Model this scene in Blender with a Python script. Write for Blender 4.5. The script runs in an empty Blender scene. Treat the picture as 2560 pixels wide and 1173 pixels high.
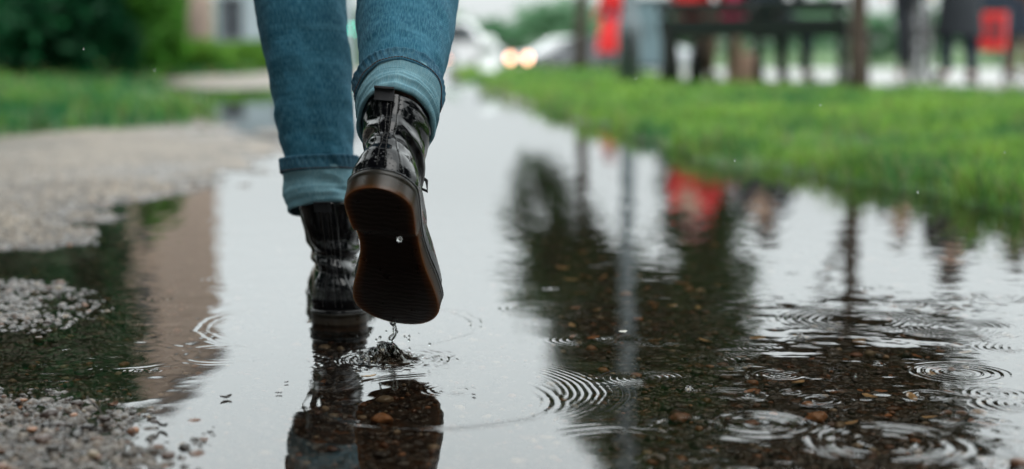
import bpy, bmesh, math, random
import numpy as np
from mathutils import Vector, Matrix, Euler

random.seed(7)
RNG = np.random.default_rng(7)
R = math.radians
S = bpy.context.scene
COL = S.collection

# ------------------------------------------------------------------ camera
H, F, HZ = 0.34, 3900.0, 117.0           # eye height (m), focal length and horizon row in photo pixels
PITCH = math.atan((586.5 - HZ) / F)
cam_d = bpy.data.cameras.new('camera')
cam = bpy.data.objects.new('camera', cam_d)
COL.objects.link(cam)
S.camera = cam
cam.location = (0, 0, H)
cam.rotation_euler = (R(90) - PITCH, 0, 0)
cam_d.sensor_width = 36
cam_d.lens = 36 * F / 2560
cam_d.clip_start = 0.05
cam_d.clip_end = 3000
cam_d.dof.use_dof = True
cam_d.dof.focus_distance = 1.66
cam_d.dof.aperture_fstop = cam_d.lens / 20.0

# ------------------------------------------------------------------ world, sun, exposure
SUN_EL, SUN_AZ = R(58), R(150)
world = bpy.data.worlds.new('World')
S.world = world
world.use_nodes = True
nt = world.node_tree
for n in list(nt.nodes):
    nt.nodes.remove(n)
sky = nt.nodes.new('ShaderNodeTexSky')
sky.sky_type = 'NISHITA'
sky.sun_disc = False
sky.sun_elevation = SUN_EL
sky.sun_rotation = SUN_AZ
sky.air_density = 1.0
sky.dust_density = 4.0
sky.ozone_density = 1.0
hsv = nt.nodes.new('ShaderNodeHueSaturation')        # overcast: the blue is washed out of the sky
hsv.inputs['Saturation'].default_value = 0.16
even = nt.nodes.new('ShaderNodeMixRGB')               # a closed cloud deck evens the sky
even.inputs['Fac'].default_value = 0.72
wtc = nt.nodes.new('ShaderNodeTexCoord')              # and makes it brighter overhead than at the horizon
wsx = nt.nodes.new('ShaderNodeSeparateXYZ')
wrp = nt.nodes.new('ShaderNodeValToRGB')
for pos_, val_ in ((0.09, 0.46), (0.17, 0.76), (0.27, 1.05)):
    wrp.color_ramp.elements.new(pos_).color = (val_ * 0.935, val_, val_ * 1.005, 1)
wrp.color_ramp.elements[0].color = (0.295, 0.315, 0.317, 1)
wrp.color_ramp.elements[-1].color = (1.02, 1.09, 1.095, 1)
wml = nt.nodes.new('ShaderNodeMixRGB')
wml.blend_type = 'MULTIPLY'
wml.inputs['Fac'].default_value = 1
wml.inputs['Color2'].default_value = (19, 19, 19, 1)
nt.links.new(wtc.outputs['Generated'], wsx.inputs[0])
nt.links.new(wsx.outputs['Z'], wrp.inputs[0])
nt.links.new(wrp.outputs[0], wml.inputs['Color1'])
nt.links.new(wml.outputs[0], even.inputs['Color2'])
bg = nt.nodes.new('ShaderNodeBackground')
bg.inputs['Strength'].default_value = 0.15
wo = nt.nodes.new('ShaderNodeOutputWorld')
nt.links.new(sky.outputs[0], hsv.inputs['Color'])
nt.links.new(hsv.outputs[0], even.inputs['Color1'])
nt.links.new(even.outputs[0], bg.inputs['Color'])
nt.links.new(bg.outputs[0], wo.inputs['Surface'])

sun_d = bpy.data.lights.new('sun', 'SUN')
sun_d.energy = 0.7
sun_d.angle = R(40)
sun_d.color = (1.0, 0.97, 0.92)
sun = bpy.data.objects.new('sun', sun_d)
COL.objects.link(sun)
sun.rotation_euler = (R(90) - SUN_EL, 0, R(180) - SUN_AZ)

S.view_settings.view_transform = 'Standard'
S.view_settings.look = 'None'
S.view_settings.gamma = 1
S.view_settings.exposure = 0.12
S.cycles.use_denoising = True
S.cycles.max_bounces = 8
S.cycles.diffuse_bounces = 3
S.cycles.glossy_bounces = 4
S.cycles.transmission_bounces = 6
S.cycles.transparent_max_bounces = 12
S.cycles.sample_clamp_indirect = 6

# ------------------------------------------------------------------ photo geometry
SP, CP = math.sin(PITCH), math.cos(PITCH)


def ray(px, py):
    xc, yc = (px - 1280) / F, (586.5 - py) / F
    return xc, CP + yc * SP, -SP + yc * CP


def G(px, py, z=0.0):
    """ground point seen at a photo pixel"""
    dx, dy, dz = ray(px, py)
    t = (z - H) / dz
    return dx * t, dy * t


def AT(px, py, Y):
    dx, dy, dz = ray(px, py)
    t = Y / dy
    return Vector((dx * t, Y, H + dz * t))


# ------------------------------------------------------------------ material helpers
class NT:
    def __init__(self, name):
        self.m = bpy.data.materials.new(name)
        self.m.use_nodes = True
        self.t = self.m.node_tree
        self.b = self.t.nodes['Principled BSDF']
        self.out = self.t.nodes['Material Output']

    def n(self, kind, **kw):
        nd = self.t.nodes.new('ShaderNode' + kind)
        for k, v in kw.items():
            if k.startswith('i_'):
                nd.inputs[k[2:].replace('_', ' ')].default_value = v
            else:
                setattr(nd, k, v)
        return nd

    def l(self, a, b):
        self.t.links.new(a, b)

    def coord(self, which='Object', scale=None):
        c = self.n('TexCoord').outputs[which]
        if scale is None:
            return c
        mp = self.n('Mapping')
        mp.inputs['Scale'].default_value = scale
        self.l(c, mp.inputs['Vector'])
        return mp.outputs[0]

    def ramp(self, fac, stops, interp='LINEAR'):
        r = self.n('ValToRGB')
        cr = r.color_ramp
        cr.interpolation = interp
        while len(cr.elements) < len(stops):
            cr.elements.new(0.5)
        for e, (p, c) in zip(cr.elements, stops):
            e.position = p
            e.color = (c[0], c[1], c[2], 1) if not isinstance(c, (int, float)) else (c, c, c, 1)
        self.l(fac, r.inputs[0])
        return r.outputs[0]

    def mix(self, fac, a, b, mode='MIX'):
        m = self.n('MixRGB', blend_type=mode)
        for sock, v in ((m.inputs[0], fac), (m.inputs[1], a), (m.inputs[2], b)):
            if isinstance(v, (int, float)):
                sock.default_value = v
            elif isinstance(v, tuple):
                sock.default_value = (v[0], v[1], v[2], 1)
            else:
                self.l(v, sock)
        return m.outputs[0]

    def math(self, op, a, b=None, clamp=False):
        m = self.n('Math', operation=op, use_clamp=clamp)
        for sock, v in ((m.inputs[0], a), (m.inputs[1], b)):
            if v is None:
                continue
            if isinstance(v, (int, float)):
                sock.default_value = v
            else:
                self.l(v, sock)
        return m.outputs[0]

    def bump(self, h, strength=0.5, dist=0.01, normal=None):
        b = self.n('Bump')
        b.inputs['Strength'].default_value = strength
        b.inputs['Distance'].default_value = dist
        self.l(h, b.inputs['Height'])
        if normal is not None:
            self.l(normal, b.inputs['Normal'])
        return b.outputs[0]

    def set(self, **kw):
        for k, v in kw.items():
            s = self.b.inputs[k.replace('_', ' ')]
            if isinstance(v, (int, float)):
                s.default_value = v
            elif isinstance(v, tuple):
                s.default_value = (v[0], v[1], v[2], 1) if len(s.default_value) == 4 else v
            else:
                self.l(v, s)
        return self


def plain(name, col, rough=0.6, var=0.25, scale=30.0, metal=0.0, coat=0.0, bump=0.0):
    """a painted or cloth surface with fine uneven tone and roughness"""
    k = NT(name)
    nz = k.n('TexNoise')
    nz.inputs['Scale'].default_value = scale
    nz.inputs['Detail'].default_value = 5
    k.l(k.coord(), nz.inputs['Vector'])
    c0 = tuple(c * (1 - var) for c in col)
    c1 = tuple(min(1, c * (1 + var)) for c in col)
    k.set(Base_Color=k.ramp(nz.outputs[0], [(0.3, c0), (0.7, c1)]),
          Roughness=k.ramp(nz.outputs[0], [(0.3, max(0.02, rough - 0.08)), (0.7, min(1, rough + 0.08))]),
          Metallic=metal, Coat_Weight=coat)
    if bump:
        k.set(Normal=k.bump(nz.outputs[0], bump, 0.004))
    return k.m


# ------------------------------------------------------------------ object helpers
def tag(o, label=None, cat=None, group=None, kind=None):
    for k, v in (('label', label), ('category', cat), ('group', group), ('kind', kind)):
        if v:
            o[k] = v
    return o


def thing(name, label, cat, loc=(0, 0, 0), rz=0.0, group=None):
    o = bpy.data.objects.new(name, None)
    o.empty_display_size = 0.1
    COL.objects.link(o)
    o.location = loc
    o.rotation_euler = (0, 0, rz)
    return tag(o, label, cat, group)


def link(name, me, mat=None, parent=None, smooth=True):
    o = bpy.data.objects.new(name, me)
    COL.objects.link(o)
    if mat is not None:
        for m in (mat if isinstance(mat, (list, tuple)) else [mat]):
            me.materials.append(m)
    if smooth and len(me.polygons):
        me.polygons.foreach_set('use_smooth', np.ones(len(me.polygons), bool))
    if parent is not None:
        o.parent = parent
    return o


def np_mesh(name, v, faces, uv=None, col=None, extra=None):
    """mesh from arrays; faces: (n,4) or (n,3) or a list holding both kinds"""
    me = bpy.data.meshes.new(name)
    fl = faces if isinstance(faces, list) else [faces]
    fl = [np.asarray(f, np.int32) for f in fl if len(f)]
    v = np.asarray(v, np.float32)
    me.vertices.add(len(v))
    me.vertices.foreach_set('co', v.ravel())
    loops = np.concatenate([f.ravel() for f in fl])
    sizes = np.concatenate([np.full(len(f), f.shape[1], np.int32) for f in fl])
    me.loops.add(len(loops))
    me.loops.foreach_set('vertex_index', loops)
    me.polygons.add(len(sizes))
    starts = np.concatenate([[0], np.cumsum(sizes)[:-1]]).astype(np.int32)
    me.polygons.foreach_set('loop_start', starts)
    me.update(calc_edges=True)
    if uv is not None:
        lay = me.uv_layers.new(name='UVMap')
        lay.data.foreach_set('uv', np.asarray(uv, np.float32)[loops].ravel())
    if col is not None:
        at = me.color_attributes.new('tint', 'FLOAT_COLOR', 'POINT')
        c = np.ones((len(v), 4), np.float32)
        c[:, :3] = col
        at.data.foreach_set('color', c.ravel())
    for nm, arr in (extra or {}).items():
        at = me.attributes.new(nm, 'FLOAT', 'POINT')
        at.data.foreach_set('value', np.asarray(arr, np.float32))
    me.validate()
    return me


class MB:
    """collects solids into one mesh"""
    def __init__(self):
        self.v, self.f = [], []

    def add(self, v, f):
        o = len(self.v)
        self.v += [tuple(p) for p in v]
        self.f += [tuple(i + o for i in q) for q in f]
        return self

    def box(self, c, s, rot=None, bev=0.0):
        bm = bmesh.new()
        bmesh.ops.create_cube(bm, size=1)
        for q in bm.verts:
            q.co = Vector((q.co.x * s[0], q.co.y * s[1], q.co.z * s[2]))
        if bev:
            bmesh.ops.bevel(bm, geom=bm.edges[:], offset=bev, segments=2, affect='EDGES', profile=0.6)
        M = Matrix.Translation(Vector(c)) @ (rot.to_matrix().to_4x4() if rot else Matrix())
        bm.verts.index_update()
        self.add([M @ q.co for q in bm.verts], [[q.index for q in f.verts] for f in bm.faces])
        bm.free()
        return self

    def tube(self, pts, rad, n=10, cap=True):
        pts = [Vector(p) for p in pts]
        rad = rad if isinstance(rad, (list, tuple)) else [rad] * len(pts)
        vs, fs = [], []
        up = None
        for i, p in enumerate(pts):
            t = (pts[min(i + 1, len(pts) - 1)] - pts[max(i - 1, 0)]).normalized()
            if up is None:
                up = t.orthogonal().normalized()
            up = (up - t * up.dot(t)).normalized()
            s = t.cross(up)
            for k in range(n):
                a = 2 * math.pi * k / n
                vs.append(p + (up * math.cos(a) + s * math.sin(a)) * rad[i])
        for i in range(len(pts) - 1):
            for k in range(n):
                k2 = (k + 1) % n
                fs.append((i * n + k, i * n + k2, (i + 1) * n + k2, (i + 1) * n + k))
        if cap:
            fs.append(tuple(range(n))[::-1])
            fs.append(tuple((len(pts) - 1) * n + k for k in range(n)))
        return self.add(vs, fs)

    def lathe(self, prof, n=20, c=(0, 0, 0), axis='z'):
        vs, fs = [], []
        for r, z in prof:
            for k in range(n):
                a = 2 * math.pi * k / n
                p = (r * math.cos(a), r * math.sin(a), z)
                if axis == 'y':
                    p = (p[0], p[2], p[1])
                if axis == 'x':
                    p = (p[2], p[0], p[1])
                vs.append((p[0] + c[0], p[1] + c[1], p[2] + c[2]))
        for i in range(len(prof) - 1):
            for k in range(n):
                k2 = (k + 1) % n
                fs.append((i * n + k, i * n + k2, (i + 1) * n + k2, (i + 1) * n + k))
        fs.append(tuple(range(n))[::-1])
        fs.append(tuple((len(prof) - 1) * n + k for k in range(n)))
        return self.add(vs, fs)

    def build(self, name, mat, parent=None, smooth=False):
        me = bpy.data.meshes.new(name)
        me.from_pydata(self.v, [], self.f)
        bm = bmesh.new()
        bm.from_mesh(me)
        bmesh.ops.recalc_face_normals(bm, faces=bm.faces[:])
        bm.to_mesh(me)
        bm.free()
        o = link(name, me, mat, parent, smooth)
        return o


def sstep(a, b, x):
    t = np.clip((x - a) / (b - a), 0, 1)
    return t * t * (3 - 2 * t)


_LAT = RNG.random((256, 256)).astype(np.float32)


def vnoise(x, y, ox=0):
    x = np.asarray(x) + ox * 17.3
    y = np.asarray(y) + ox * 9.7
    xi, yi = np.floor(x).astype(int), np.floor(y).astype(int)
    fx, fy = x - xi, y - yi
    fx, fy = fx * fx * (3 - 2 * fx), fy * fy * (3 - 2 * fy)
    a = _LAT[xi & 255, yi & 255]
    b = _LAT[(xi + 1) & 255, yi & 255]
    c = _LAT[xi & 255, (yi + 1) & 255]
    d = _LAT[(xi + 1) & 255, (yi + 1) & 255]
    return (a * (1 - fx) + b * fx) * (1 - fy) + (c * (1 - fx) + d * fx) * fy - 0.5


def fbm(x, y, oct=4, ox=0):
    s, a = 0, 1.0
    for k in range(oct):
        s = s + a * vnoise(x * 2 ** k, y * 2 ** k, ox + k)
        a *= 0.5
    return s


def worley_domes(x, y, cell, ox=0):
    """pebbles: height of rounded domes of random size, in units of the cell"""
    gx, gy = x / cell, y / cell
    xi, yi = np.floor(gx).astype(int), np.floor(gy).astype(int)
    best = np.zeros_like(gx)
    for dx in (-1, 0, 1):
        for dy in (-1, 0, 1):
            cx, cy = xi + dx, yi + dy
            r1 = _LAT[(cx + 31 * ox) & 255, cy & 255]
            r2 = _LAT[cy & 255, (cx + 77 + ox) & 255]
            r3 = _LAT[(cx + 5) & 255, (cy + 113 + ox) & 255]
            rad = 0.25 + 0.5 * r3
            d2 = ((gx - cx - r1) ** 2 + (gy - cy - r2) ** 2) / rad ** 2
            best = np.maximum(best, np.sqrt(np.clip(1 - d2, 0, 1)) * rad)
    return best


def poly_sd(px, py, poly):
    """signed distance to a polygon: positive inside"""
    poly = np.asarray(poly, float)
    inside = np.zeros(px.shape, bool)
    best = np.full(px.shape, 1e18)
    n = len(poly)
    for i in range(n):
        ax, ay = poly[i]
        bx, by = poly[(i + 1) % n]
        ex, ey = bx - ax, by - ay
        t = np.clip(((px - ax) * ex + (py - ay) * ey) / (ex * ex + ey * ey + 1e-12), 0, 1)
        best = np.minimum(best, (px - ax - t * ex) ** 2 + (py - ay - t * ey) ** 2)
        cond = (ay > py) != (by > py)
        with np.errstate(divide='ignore', invalid='ignore'):
            xx = (bx - ax) * (py - ay) / (by - ay) + ax
        inside ^= cond & (px < xx)
    return np.where(inside, 1, -1) * np.sqrt(best)


# ------------------------------------------------------------------ the lie of the land
PATH = ([(2.6, -30), (1.9, -6), (1.5, 0), (1.36, 1.5), (1.22, 2.4), G(2590, 545), G(2400, 490), G(2230, 462), G(2050, 438),
         G(1800, 408), G(1650, 358), G(1515, 318), G(1312, 252), G(1195, 206), G(1160, 190), G(1150, 174), (-0.9, 32), (-0.9, 40)]
        + [(-5.2, 40), (-4.9, 30), G(640, 176), G(620, 188), G(380, 197), G(-300, 200), G(-300, 207), G(330, 216),
           G(430, 238), G(500, 262), G(492, 300), G(400, 322), G(220, 330), G(100, 342), G(0, 352),
           (-2.4, 4.8), (-2.8, 3), (-3.1, 0), (-3.4, -6), (-4, -30)])
BANK = [G(-1500, 380), G(0, 330), G(420, 312), G(560, 335), G(690, 330), G(705, 400), G(600, 448), G(520, 468), G(400, 490),
        G(300, 512), G(240, 540), G(260, 560), G(300, 583), G(255, 605), G(150, 622), G(0, 645), G(-300, 690), G(-1500, 760)]
SHOAL1 = [G(-700, 700), G(0, 690), G(120, 690), G(230, 700), G(315, 725), G(330, 770), G(250, 830), G(100, 848), G(0, 850), G(-700, 880)]
SHOAL2 = [G(-900, 960), G(0, 952), G(180, 966), G(330, 985), G(450, 1010), G(520, 1060), G(540, 1120), G(600, 1200), G(600, 1400), G(-900, 1400)]
SHOAL3 = [G(1720, 1172), G(1950, 1130), G(2250, 1150), G(2600, 1120), G(3200, 1150), G(3200, 1400), G(1720, 1400)]
FARBANK = [G(1170, 222), G(1290, 262), G(1240, 250), G(1120, 232), G(900, 224), G(640, 226), G(560, 238), G(480, 246), G(300, 225), G(300, 150), G(1170, 150)]
PLAZA = [(-14, 27), (-2, 26), G(1560, 166), G(1640, 190), G(1700, 205), G(1900, 212), G(2100, 216), G(2170, 228), G(2400, 236), G(2700, 244), (40, 9), (90, 34), (-60, 34)]


def ground_z(x, y, fine=True):
    sd = poly_sd(x, y, PATH)
    wob = 0.075 * fbm(x * 6, y * 5, 4, 3) * np.clip(y / 4, 0.5, 3)
    sd = sd + wob
    lawn = 0.016 + 0.016 * fbm(x * 1.3, y * 1.3, 3, 5) + 0.012 * fbm(x * 9, y * 9, 3, 6)
    lawn = (lawn + 0.03 * sstep(0, 1.5, -sd)) * (1 - 0.8 * sstep(8, 15, y))
    sc = np.clip(y / 2.0, 0.35, 8)

    def land(poly, w):
        return sstep(-w, w, poly_sd(x, y, poly) + 0.15 * sc * fbm(x * 7, y * 7, 4, 9))
    p = -0.021 + 0.006 * fbm(x * 3, y * 3, 3, 11)
    b = land(BANK, 0.13)
    p = p + b * (0.031 + 0.009 * fbm(x * 2.6, y * 2.0, 4, 12))
    s1 = sstep(-0.10, 0.06, poly_sd(x, y, SHOAL1) + 0.05 * fbm(x * 9, y * 9, 4, 13))
    s2 = sstep(-0.16, 0.08, poly_sd(x, y, SHOAL2) + 0.05 * fbm(x * 9, y * 9, 4, 14))
    s3 = sstep(-0.10, 0.08, poly_sd(x, y, SHOAL3) + 0.05 * fbm(x * 9, y * 9, 4, 15))
    p = p + s1 * 0.0198 + s2 * 0.0210 + s3 * 0.0190
    fb = sstep(-0.5, 0.8, poly_sd(x, y, FARBANK) + 0.5 * fbm(x * 0.8, y * 0.8, 3, 16))
    p = p + fb * 0.030 + 0.006 * sstep(6, 12, y) * fbm(x * 1.5, y * 0.7, 3, 17)
    # edge of the path against the turf
    p = p + 0.004 * sstep(0.10, 0.0, sd)
    if fine:
        near = sstep(6.0, 3.2, y)
        amp = 0.35 + 0.65 * np.maximum(np.maximum(s1, s2), np.maximum(s3, b))
        p = p + near * (amp + 0.7 * b) * (0.0050 * worley_domes(x, y, 0.0085, 1) + 0.0065 * worley_domes(x, y, 0.015, 4) - 0.0045
                              + 0.003 * fbm(x * 160, y * 160, 2, 19))
    plaza_sd = poly_sd(x, y, PLAZA)
    z = np.where(sd > 0, p, 0) * sstep(-0.0, 0.05, sd) + lawn * sstep(0.05, -0.03, sd) * 1.0
    z = np.where(sd > 0.05, p, z)
    z = z * sstep(0.25, -0.25, plaza_sd) + 0.02 * sstep(-0.25, 0.25, plaza_sd)
    # beyond the crossing the street runs downhill
    z = z - 0.77 * sstep(22, 50, y)
    return z, sd, plaza_sd


def axis_cols():
    core = np.arange(-520, 3080.1, 3.2)
    u = (core - 1280) / F
    st = 0.001
    a = [u[-1]]
    while a[-1] < 6:
        a.append(a[-1] + st)
        st *= 1.13
    r = np.array(a[1:])
    return np.concatenate([-(r[::-1]), u, r]) if True else u


def axis_rows():
    ys = np.arange(1330, 185, -1.3)
    d = np.array([G(1280, y)[1] for y in ys])
    far = [d[-1]]
    while far[-1] < 1500:
        far.append(far[-1] * 1.02 if far[-1] < 60 else far[-1] * 1.12)
    back = [d[0]]
    st = 0.004
    while back[-1] > -40:
        back.append(back[-1] - st)
        st *= 1.12
    return np.concatenate([np.array(back[1:])[::-1], d, np.array(far[1:])]), len(back) - 1, len(d)


U = axis_cols()
D, NB, ND = axis_rows()
SCL = np.where(D > D[NB], D, D[NB] + (D[NB] - D) * 0.6)
GX = (U[None, :] * SCL[:, None])
GY = np.repeat(D[:, None], len(U), 1)
GZ, SD, PSD = ground_z(GX, GY)
NR, NC = GX.shape
IDX = np.arange(NR * NC, dtype=np.int32).reshape(NR, NC)
QUADS = np.stack([IDX[:-1, :-1], IDX[:-1, 1:], IDX[1:, 1:], IDX[1:, :-1]], -1).reshape(-1, 4)


def sub_mesh(name, V, quads):
    used = np.unique(quads)
    mp = np.full(len(V), -1, np.int32)
    mp[used] = np.arange(len(used), dtype=np.int32)
    return np_mesh(name, V[used], mp[quads])


GV = np.stack([GX, GY, GZ], -1).reshape(-1, 3)
qc = QUADS[:, 0]
is_plaza = (PSD.ravel()[qc] > 0) | (GY.ravel()[qc] > 33.5) & (GY.ravel()[qc] < 70) & (np.abs(GX.ravel()[qc]) < 60)
is_path = (SD.ravel()[qc] > 0.03) & ~is_plaza

# ---- materials of the ground
k = NT('wet_gravel')
co = k.coord('Object')
v1 = k.n('TexVoronoi'); v1.inputs['Scale'].default_value = 75; k.l(co, v1.inputs['Vector'])
v2 = k.n('TexVoronoi'); v2.inputs['Scale'].default_value = 210; k.l(co, v2.inputs['Vector'])
sp1 = k.n('SeparateColor'); k.l(v1.outputs['Color'], sp1.inputs[0])
sp2 = k.n('SeparateColor'); k.l(v2.outputs['Color'], sp2.inputs[0])
st1 = [(0.0, (0.012, 0.009, 0.007)), (0.30, (0.026, 0.019, 0.014)), (0.55, (0.042, 0.033, 0.026)), (0.70, (0.045, 0.022, 0.011)),
       (0.84, (0.070, 0.056, 0.044)), (0.95, (0.13, 0.060, 0.028)), (1.0, (0.17, 0.13, 0.095))]
c1 = k.ramp(sp1.outputs[0], st1, 'CONSTANT')
c2 = k.ramp(sp2.outputs[1], st1, 'CONSTANT')
gap = k.ramp(v1.outputs['Distance'], [(0.55, 0.0), (0.8, 1.0)])
wetc = k.mix(gap, k.mix(0.45, c1, c2), (0.014, 0.010, 0.008))
# gravel dries paler the higher it stands; sky sheen on wet shoals is put in too
geo = k.n('NewGeometry')
sx = k.n('SeparateXYZ'); k.l(geo.outputs['Position'], sx.inputs[0])
nzg = k.n('TexNoise'); nzg.inputs['Scale'].default_value = 9; nzg.inputs['Detail'].default_value = 4; k.l(co, nzg.inputs['Vector'])
lvl = k.math('ADD', sx.outputs['Z'], k.math('MULTIPLY', nzg.outputs[0], 0.006))
dry = k.ramp(k.math('MULTIPLY', lvl, 40.0), [(0.10, 0.0), (0.50, 1.0)])
pale1 = k.ramp(sp1.outputs[1], [(0, (0.10, 0.088, 0.075)), (0.4, (0.18, 0.162, 0.142)), (0.7, (0.24, 0.218, 0.19)), (0.92, (0.30, 0.27, 0.235)), (1, (0.21, 0.14, 0.09))])
pale2 = k.ramp(sp2.outputs[1], [(0, (0.10, 0.088, 0.075)), (0.5, (0.20, 0.182, 0.158)), (1, (0.30, 0.275, 0.245))])
nzw = k.n('TexNoise'); nzw.inputs['Scale'].default_value = 2.2; nzw.inputs['Detail'].default_value = 6; k.l(co, nzw.inputs['Vector'])
dry_sheen_col = k.mix(k.math('MULTIPLY', gap, 0.5), k.mix(0.5, pale1, pale2), (0.085, 0.072, 0.062))
dry_sheen_col = k.mix(1.0, dry_sheen_col, k.ramp(nzw.outputs[0], [(0.30, (0.62, 0.56, 0.50)), (0.55, (1.0, 0.95, 0.88)), (0.75, (1.12, 1.02, 0.90))]), 'MULTIPLY')
nzm = k.n('TexNoise'); nzm.inputs['Scale'].default_value = 34; nzm.inputs['Detail'].default_value = 3; k.l(co, nzm.inputs['Vector'])
dry_sheen_col = k.mix(1.0, dry_sheen_col, k.ramp(nzm.outputs[0], [(0.34, (0.42, 0.385, 0.345)), (0.5, (0.88, 0.845, 0.80)), (0.66, (1.35, 1.27, 1.17))]), 'MULTIPLY')
k.set(Base_Color=k.mix(dry, wetc, dry_sheen_col), Roughness=k.ramp(dry, [(0, 0.20), (1, 0.55)]), Specular_IOR_Level=0.5)
hb = k.math('ADD', k.math('MULTIPLY', v1.outputs['Distance'], -1.0), k.math('MULTIPLY', v2.outputs['Distance'], -0.4))
k.set(Normal=k.bump(hb, 0.6, 0.005))
M_GRAVEL = k.m

k = NT('turf_soil')
co = k.coord('Object')
n1 = k.n('TexNoise'); n1.inputs['Scale'].default_value = 3; n1.inputs['Detail'].default_value = 8; k.l(co, n1.inputs['Vector'])
n2 = k.n('TexNoise'); n2.inputs['Scale'].default_value = 60; n2.inputs['Detail'].default_value = 4; k.l(co, n2.inputs['Vector'])
gcol = k.ramp(n1.outputs[0], [(0.3, (0.012, 0.085, 0.016)), (0.5, (0.050, 0.145, 0.02)), (0.7, (0.11, 0.20, 0.028))])
k.set(Base_Color=k.mix(0.5, gcol, k.ramp(n2.outputs[0], [(0.35, (0.010, 0.028, 0.008)), (0.65, (0.06, 0.10, 0.024))])), Roughness=0.8)
k.set(Normal=k.bump(n2.outputs[0], 0.8, 0.02))
M_TURF = k.m

k = NT('wet_paving')
co = k.coord('Object')
n1 = k.n('TexNoise'); n1.inputs['Scale'].default_value = 0.7; n1.inputs['Detail'].default_value = 6; k.l(co, n1.inputs['Vector'])
n2 = k.n('TexNoise'); n2.inputs['Scale'].default_value = 40; n2.inputs['Detail'].default_value = 4; k.l(co, n2.inputs['Vector'])
k.set(Base_Color=k.mix(0.3, k.ramp(n1.outputs[0], [(0.3, (0.15, 0.14, 0.125)), (0.7, (0.24, 0.23, 0.215))]), k.ramp(n2.outputs[0], [(0.3, 0.12), (0.7, 0.32)])),
      Roughness=k.ramp(n1.outputs[0], [(0.4, 0.16), (0.65, 0.5)]))
M_PAVE = k.m

tag(link('path', sub_mesh('path', GV, QUADS[is_path]), M_GRAVEL), kind='structure')
tag(link('pavement', sub_mesh('pavement', GV, QUADS[is_plaza]), M_PAVE), kind='structure')
tag(link('ground', sub_mesh('ground', GV, QUADS[~is_path & ~is_plaza]), M_TURF), kind='structure')


def zat(x, y, fine=True):
    z, _, _ = ground_z(np.array([[x]], float), np.array([[y]], float), fine)
    return float(z[0, 0])


# ------------------------------------------------------------------ puddle water with rain rings
# (centre px, centre py, radius of the outer crest in photo px, crest height in mm, wavelength in mm, crests)
RINGS = [(845, 812, 365, 0.42, 16, 1.2),
         (972, 900, 110, 1.0, 8.5, 8), (980, 900, 160, 0.3, 9, 3), (1125, 976, 60, 0.35, 8, 3), (1090, 1000, 320, 0.28, 11, 2),
         (1100, 975, 425, 0.27, 7.5, 6, -0.1, 0.75), (1610, 945, 100, 0.35, 7, 7), (1420, 720, 60, 0.4, 9, 3), (1480, 660, 55, 0.3, 9, 3),
         (2400, 932, 108, 0.55, 9, 3), (2400, 932, 80, 0.15, 8, 2), (1950, 937, 48, 0.5, 7, 4), (2220, 1105, 190, 0.7, 19, 2),
         (2220, 1105, 105, 0.5, 18, 1.5), (2390, 818, 140, 0.5, 9, 6), (2195, 912, 16, 0.3, 5, 2), (1722, 976, 26, 0.4, 6, 2),
         (1980, 980, 30, 0.4, 7, 3), (1885, 992, 34, 0.4, 7, 3), (2490, 740, 52, 0.4, 12, 2), (2010, 688, 48, 0.3, 12, 2),
         (2490, 985, 62, 0.5, 9, 3), (2130, 800, 165, 0.45, 11, 5), (1895, 870, 40, 0.45, 7, 4), (2320, 990, 60, 0.45, 10, 3),
         (2002, 846, 24, 0.4, 6, 3), (1720, 1062, 90, 0.4, 14, 1.5), (1560, 1120, 230, 0.3, 15, 2, 1.57, 0.9),
         (2200, 722, 36, 0.3, 10, 2), (2400, 745, 36, 0.3, 10, 2), (2250, 760, 60, 0.3, 10, 3), (2560, 870, 90, 0.45, 9, 5),
         (2545, 1010, 80, 0.5, 10, 4), (1640, 850, 90, 0.25, 8, 5), (1780, 900, 70, 0.3, 8, 4), (1460, 850, 75, 0.3, 8, 4),
         (345, 927, 22, 0.3, 6, 2), (385, 927, 18, 0.3, 6, 2), (480, 700, 40, 0.25, 11, 2),
         (400, 748, 36, 0.35, 10, 2), (300, 890, 190, 0.18, 16, 2), (560, 885, 130, 0.16, 15, 1.5), (150, 915, 120, 0.15, 14, 2),
         (1900, 1060, 130, 0.5, 14, 4), (2050, 1000, 60, 0.3, 9, 3), (1340, 770, 100, 0.2, 10, 2)]
WX, WY = GX[NB:NB + ND + 60], GY[NB:NB + ND + 60]
row0, nrow = NB - 8, ND + 68
WX, WY = GX[row0:row0 + nrow], GY[row0:row0 + nrow]
WZ = np.zeros_like(WX)
fade = sstep(9, 4, WY)
# breeze and spent ripples: stronger in the open water on the right
rough = 0.03 + 0.97 * sstep(0.04, 0.35, WX - 0.02 + 0.05 * fbm(WX * 4, WY * 4, 2, 40)) * sstep(2.6, 1.7, WY)
rough = np.maximum(rough, 0.75 * sstep(-0.30, -0.42, WX) * sstep(2.6, 1.9, WY))
rough = rough + 1.1 * sstep(0.05, 0.25, WX) * sstep(1.42, 1.28, WY)
rough = rough * (0.55 + 1.1 * np.clip(fbm(WX * 6, WY * 4, 3, 41) + 0.35, 0, 1))
WZ += rough * fade * (0.00022 * vnoise(WX * 95, WY * 95, 21) + 0.00055 * vnoise(WX * 45, WY * 48, 22) + 0.0012 * vnoise(WX * 14, WY * 16, 23))
WZ += 0.00030 * vnoise(WX * 60, WY * 40, 37) * sstep(2.0, 3.0, WY) * sstep(9, 4, WY) + 0.00012 * fbm(WX * 18, WY * 14, 2, 24) * sstep(14, 3, WY)
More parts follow.
